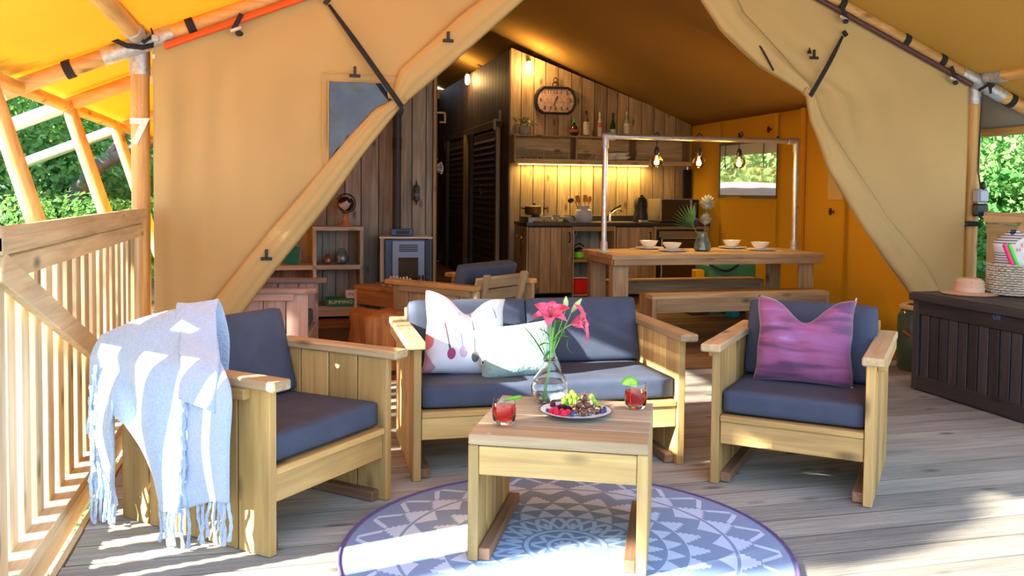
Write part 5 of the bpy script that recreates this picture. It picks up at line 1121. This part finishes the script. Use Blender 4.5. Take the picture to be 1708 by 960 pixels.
# ---------------------------------------------------------------- storage box and its load
e = empty('storage_box', (4.12, 5.065, 0), 0, 'long black slatted resin storage box on the right of the deck', 'storage box'); rs = W('resin', 'z'); BL, BD = 1.55, .72
MB().box((0, 0, 0), (BD-.03, BL-.03, .58)).build('carcass', P('resin_black', (.012,.012,.013), .6), e, False, (BD/2+.01, -BL/2, .30))
n = 17; p_ = (BL-.12)/n
for i in range(n): board('slat', 'resin', (-.002, -.06-p_*(i+.5), .30), (.018, p_-.010, .42), e)
board('bottom_rail', 'resin', (-.006, -BL/2, .055), (.026, BL, .095), e); board('upper_rail', 'resin', (-.006, -BL/2, .555), (.026, BL, .085), e)
for yy in (-.022, -BL+.022): board('corner_post', 'resin', (.0, yy, .30), (.04, .055, .59), e)
for i in range(5): board('end_slat', 'resin', (.10+.13*i, .0, .30), (.12, .016, .56), e)
board('lid', 'resin', (BD/2-.01, -BL/2, .625), (BD+.07, BL+.05, .05), e, b=.008); 
for i in range(5): board('lid_plank', 'resin', (.03+.14*i, -BL/2, .653), (.13, BL, .008), e)
MB().box((-.022, -.72, .585), (.012, .05, .035)).tube([(-.03, -.70, .59), (-.04, -.72, .575), (-.03, -.74, .59)], .006, 6).build('latch', P('latch_blue', (.05,.08,.14), .4), e, True)
BZ = .658
hat = P('straw_pink', (.62,.42,.29), .85, noise=.12, nscale=90, bump=.5)
e = empty('sun_hat', (4.36, 4.86, BZ), 0, 'pale pinkish straw sun hat lying on the black storage box', 'hat')
MB().lathe([(.175, .006), (.17, .002), (.12, .010), (.085, .016), (.088, .05), (.086, .085), (.065, .105), (.02, .098), (.001, .096)], 40, cap=False).build('crown_and_brim', hat, e, True)
MB().lathe([(.0885, .018), (.0905, .045), (.0875, .045)], 36, cap=False).build('hat_band', P('band_pink', (.66,.47,.36), .7), e, True)
MB().tube([(.08, -.05, .02), (.10, -.055, .014), (.13, -.05, .012)], .008, 6).build('knot', P('knot', (.10,.05,.03), .8), e, True)
e = empty('woven_basket', (4.63, 4.77, BZ), 0, 'coarse pale woven seagrass basket on the storage box', 'basket')
bk_ = P('seagrass', (.52,.50,.40), .85, noise=.3, nscale=60); bkd = P('basket_gap', (.10,.07,.045), .9)
MB().lathe([(.150, .01), (.152, .20), (.148, .20), (.146, .01)], 40).build('lining', bkd, e, True)
for i in range(13):
    z = .012+.0155*i; pts = []
    for j in range(97):
        a = 2*PI*j/96; pts.append(((.157+.006*math.cos(a*24+(i % 2)*PI))*math.cos(a), (.157+.006*math.cos(a*24+(i % 2)*PI))*math.sin(a), z+.0015*math.sin(a*24)))
    MB().tube(pts, .0068, 6, False).build('coil', bk_, e, True)
tw, tn, tb = nmat('striped_towel'); tcn = node(tn, 'TexCoord'); sp = node(tn, 'SeparateXYZ'); tn.links.new(tcn.outputs['Object'], sp.inputs[0])
st = mth(tn, 'LESS_THAN', mth(tn, 'FRACT', mth(tn, 'MULTIPLY', sp.outputs[2], 62)), .34); st = mth(tn, 'MULTIPLY', st, mth(tn, 'SUBTRACT', 1, mth(tn, 'MULTIPLY', mth(tn, 'GREATER_THAN', sp.outputs[2], .085), mth(tn, 'LESS_THAN', sp.outputs[2], .135))))
tn.links.new(mixc(tn, st, (.66, .72, .78), (.04, .05, .12)), tb.inputs['Base Color']); tb.inputs['Roughness'].default_value = .95
o = MB().grid(lambda u, v: ((.125+.012*math.sin(v*9))*math.cos(2*PI*u)*min(1, (1.02-v)*4+.15)**.5*(1 if v < .8 else 1-((v-.8)/.2)**2*.7), (.09)*math.sin(2*PI*u)*(1 if v < .8 else 1-((v-.8)/.2)**2*.8), -.12+.34*v+.02*math.sin(2*PI*u*1.0+1)), 40, 24).build('striped_towel', tw, None, 'all', (4.65, 4.82, BZ+.19)); tag(o, 'white and navy striped towel stuffed upright in the basket', 'towel')
nb = lambda nm, c, x, a, lab: tag(MB().box((0, 0, 0), (.024, .022, .20), b=.005).build(nm, P(nm, c, .35), None, False, (x, 4.685, BZ+.25), (R(6), R(a), R(-10))), lab, 'foam stick')
nb('pink_stick', (.95,.04,.22), 4.50, -28, 'neon pink toy stick leaning out of the basket'); nb('green_stick', (.05,.80,.08), 4.535, -28, 'neon green toy stick leaning out of the basket')
e = empty('frisbee', (4.665, 4.675, BZ+.265), R(-40), 'white throwing disc with red lettering in the basket', 'disc')
MB().lathe([(.12, -.012), (.125, 0), (.12, .008), (.002, .009)], 40).build('disc', P('disc_white', (.72,.76,.80), .4), e, True, (0, 0, 0), (R(78), 0, 0))
rl = P('red_letter', (.55,.04,.06), .5)
for k, chh in enumerate('HERC'):
    a = R(158-24*k); textmesh('lettering', chh, .034, rl, e, (.085*math.cos(a), -.018-.02*math.sin(a)*.2, .085*math.sin(a)), (R(82), R(90-math.degrees(a)) if False else 0, 0), .001)
textmesh('lettering', 'S', .03, rl, e, (-.02, -.024, .045), (R(82), 0, 0), .001); textmesh('lettering', '*', .07, rl, e, (-.035, -.024, -.03), (R(82), 0, 0), .001)
# ================================================================== GREENERY
def leafmesh(nm, n, rx, ry, rz, ls, seed, mat, base=.0):
    q = random.Random(seed); vs = []; fs = []
    blobs = [(q.uniform(-.7, .7)*rx, q.uniform(-.7, .7)*ry, (base+(1-base)*q.random())*rz*1.7, q.uniform(.25, .5)*min(rx, ry, rz)) for _ in range(34)]
    for i in range(n):
        b = q.choice(blobs); d = Vector((q.gauss(0, 1), q.gauss(0, 1), q.gauss(0, 1))).normalized()*b[3]*q.uniform(.75, 1.15)
        c = Vector(b[:3])+d
        if c.z < .02: c.z = q.uniform(.02, .3)
        nrm = (d.normalized()+Vector((q.uniform(-.8, .8), q.uniform(-.8, .8), q.uniform(-.4, .9)))).normalized(); t = nrm.orthogonal().normalized(); t = Matrix.Rotation(q.uniform(0, 6.3), 3, nrm) @ t; s = nrm.cross(t)
        L = ls*q.uniform(.6, 1.3); k = len(vs)
        vs += [tuple(c-t*L*.5), tuple(c+s*L*.3), tuple(c+t*L*.55), tuple(c-s*L*.3)]; fs.append((k, k+1, k+2, k+3))
    me = bpy.data.meshes.new(nm); me.from_pydata(vs, [], fs); me.materials.append(mat); return me
def leafmat(nm, a, b, tr):
    m = bpy.data.materials.new(nm); m.use_nodes = True; n = m.node_tree; n.nodes.clear(); o = node(n, 'OutputMaterial'); d = node(n, 'BsdfDiffuse'); t = node(n, 'BsdfTranslucent'); mx = node(n, 'MixShader'); mx.inputs[0].default_value = .4
    q1, _ = objcoord(n, (1, 1, 1)); z = node(n, 'TexNoise'); z.inputs['Scale'].default_value = 3.5; z.inputs['Detail'].default_value = 4; n.links.new(q1.outputs[0], z.inputs[0]); c = node(n, 'ValToRGB'); c.color_ramp.elements[0].position = .38; c.color_ramp.elements[1].position = .62
    c.color_ramp.elements[0].color = (*a, 1); c.color_ramp.elements[1].color = (*b, 1); n.links.new(z.outputs[0], c.inputs[0]); n.links.new(c.outputs[0], d.inputs[0]); t.inputs[0].default_value = (*tr, 1)
    n.links.new(d.outputs[0], mx.inputs[1]); n.links.new(t.outputs[0], mx.inputs[2]); n.links.new(mx.outputs[0], o.inputs[0]); return m
LM = [leafmat('foliage_bright', (.05,.17,.05), (.20,.36,.13), (.20,.42,.08)), leafmat('foliage_mid', (.08,.22,.07), (.30,.50,.18), (.2,.45,.08)), leafmat('foliage_blue', (.06,.16,.11), (.30,.44,.38), (.12,.3,.12))]
meshes = [leafmesh('foliage', 16000, 1.5, 1.5, 1.5, .085, 11, LM[0]), leafmesh('foliage', 16000, 1.6, 1.4, 1.9, .09, 12, LM[1], .1), leafmesh('foliage', 9000, 1.0, 1.0, .8, .06, 13, LM[2]), leafmesh('foliage', 9000, 1.5, 1.5, 1.2, .11, 14, LM[0], .3)]
barkm = P('bark', (.13,.11,.09), .9, noise=.4, nscale=10, bump=.8)
def tree(x, y, k, sc, lab, z=-.1, trunk=True, rz=0):
    e = empty('leafy_bush' if not trunk else 'tree', (x, y, z), rz, lab, 'tree' if trunk else 'bush')
    o = obj('foliage', meshes[k], None, e); o.scale = (sc, sc, sc)
    if trunk:
        q = random.Random(int(x*100+y)); MB().tube([(0, 0, 0), (.05*sc, .05, .8*sc), (-.05, 0, 1.6*sc)], [.11*sc, .08*sc, .04*sc], 8).build('trunk', barkm, e, True)
        for i in range(5): a = q.uniform(0, 6.3); MB().tube([(0, 0, (.6+.15*i)*sc), (.5*math.cos(a)*sc, .5*math.sin(a)*sc, (1+.2*i)*sc), (1.0*math.cos(a)*sc, 1.0*math.sin(a)*sc, (1.5+.2*i)*sc)], [.05*sc, .035*sc, .015*sc], 6).build('branch', barkm, e, True)
    return e
tree(-3.5, 12.9, 0, 1.15, 'bright green hedge shrub nearest beyond the left railing, right of the numbered post gap', trunk=False)
tree(-4.6, 11.8, 1, 1.05, 'darker green shrub at the far left edge beyond the railing', trunk=False, rz=1)
tree(-3.5, 10.2, 2, .95, 'low blue green shrub close behind the left railing', trunk=False, rz=2)
tree(-3.7, 14.6, 1, 1.3, 'tall leafy tree in the middle distance left of the tent', rz=2)
tree(-6.2, 15.5, 0, 1.5, 'large leafy tree at the far left background', rz=3)
tree(-3.0, 18.5, 1, 1.6, 'distant leafy tree seen between the slanting struts', rz=4)
tree(-1.9, 9.6, 3, .55, 'small bright bush right behind the tent corner at the left', trunk=False, rz=4)
tree(-6.5, 22, 0, 2.0, 'far tall tree behind the left shrubs', rz=.5)
for i, (x, y, k, s, l) in enumerate(((9.0, 8.2, 0, 1.0, 'bright green hedge bush beyond the right railing'), (11.0, 9.5, 1, 1.3, 'darker green tree right of the bright hedge bush'), (9.4, 11.2, 3, 1.3, 'yellow green tree beyond the right post'), (12.5, 13, 0, 1.8, 'large tree in the right background'), (8.6, 6.2, 3, .8, 'loose bush at the extreme right behind the railing'), (10.5, 17, 1, 1.7, 'tree seen through the side window of the tent'), (13.0, 21, 0, 2.1, 'distant tree seen through the left part of the side window'))):
    tree(x, y, k, s, l, rz=i, trunk=(i not in (0, 4)))
for i, (x, y, rx_, ry_, nl, lab) in enumerate(((-6.6, 1.25, 1.1, .8, 5000, 'spreading shade tree added out of view left of the terrace, near the viewer'), (-6.5, 4.47, .9, .27, 3000, 'spreading shade tree added out of view left of the terrace, level with the sofa'), (-7.2, 3.1, 1.1, .9, 700, 'thin sparse shade tree added out of view left of the terrace, level with the coffee table'))):  # unseen trees added here, crowns shaped to break the sun into patches
    e = empty('tree', (x, y, -.1), 0, lab, 'tree'); mesh_ = leafmesh('foliage', nl, rx_, ry_, .34, .10, 30+i, LM[0]); obj('foliage', mesh_, None, e, (0, 0, 3.68 if i == 0 else 3.5)); MB().tube([(0, 0, 0), (.05, .05, 2), (0, 0, 3.9)], [.12, .09, .06], 8).build('trunk', barkm, e, True)
br = MB().tube([(-1.2, 12.0, 1.95), (-1.7, 12.0, 1.85), (-2.2, 12.1, 1.6), (-2.5, 12.2, 1.25), (-2.6, 12.3, .5)], [.05, .07, .09, .10, .11], 10).tube([(-2.2, 12.1, 1.6), (-1.9, 12, 2.0), (-1.6, 12, 2.3)], [.06, .045, .03], 8)
tag(br.build('bent_branch', barkm, None, True), 'thick bent dark branch in front of the left foliage', 'branch')
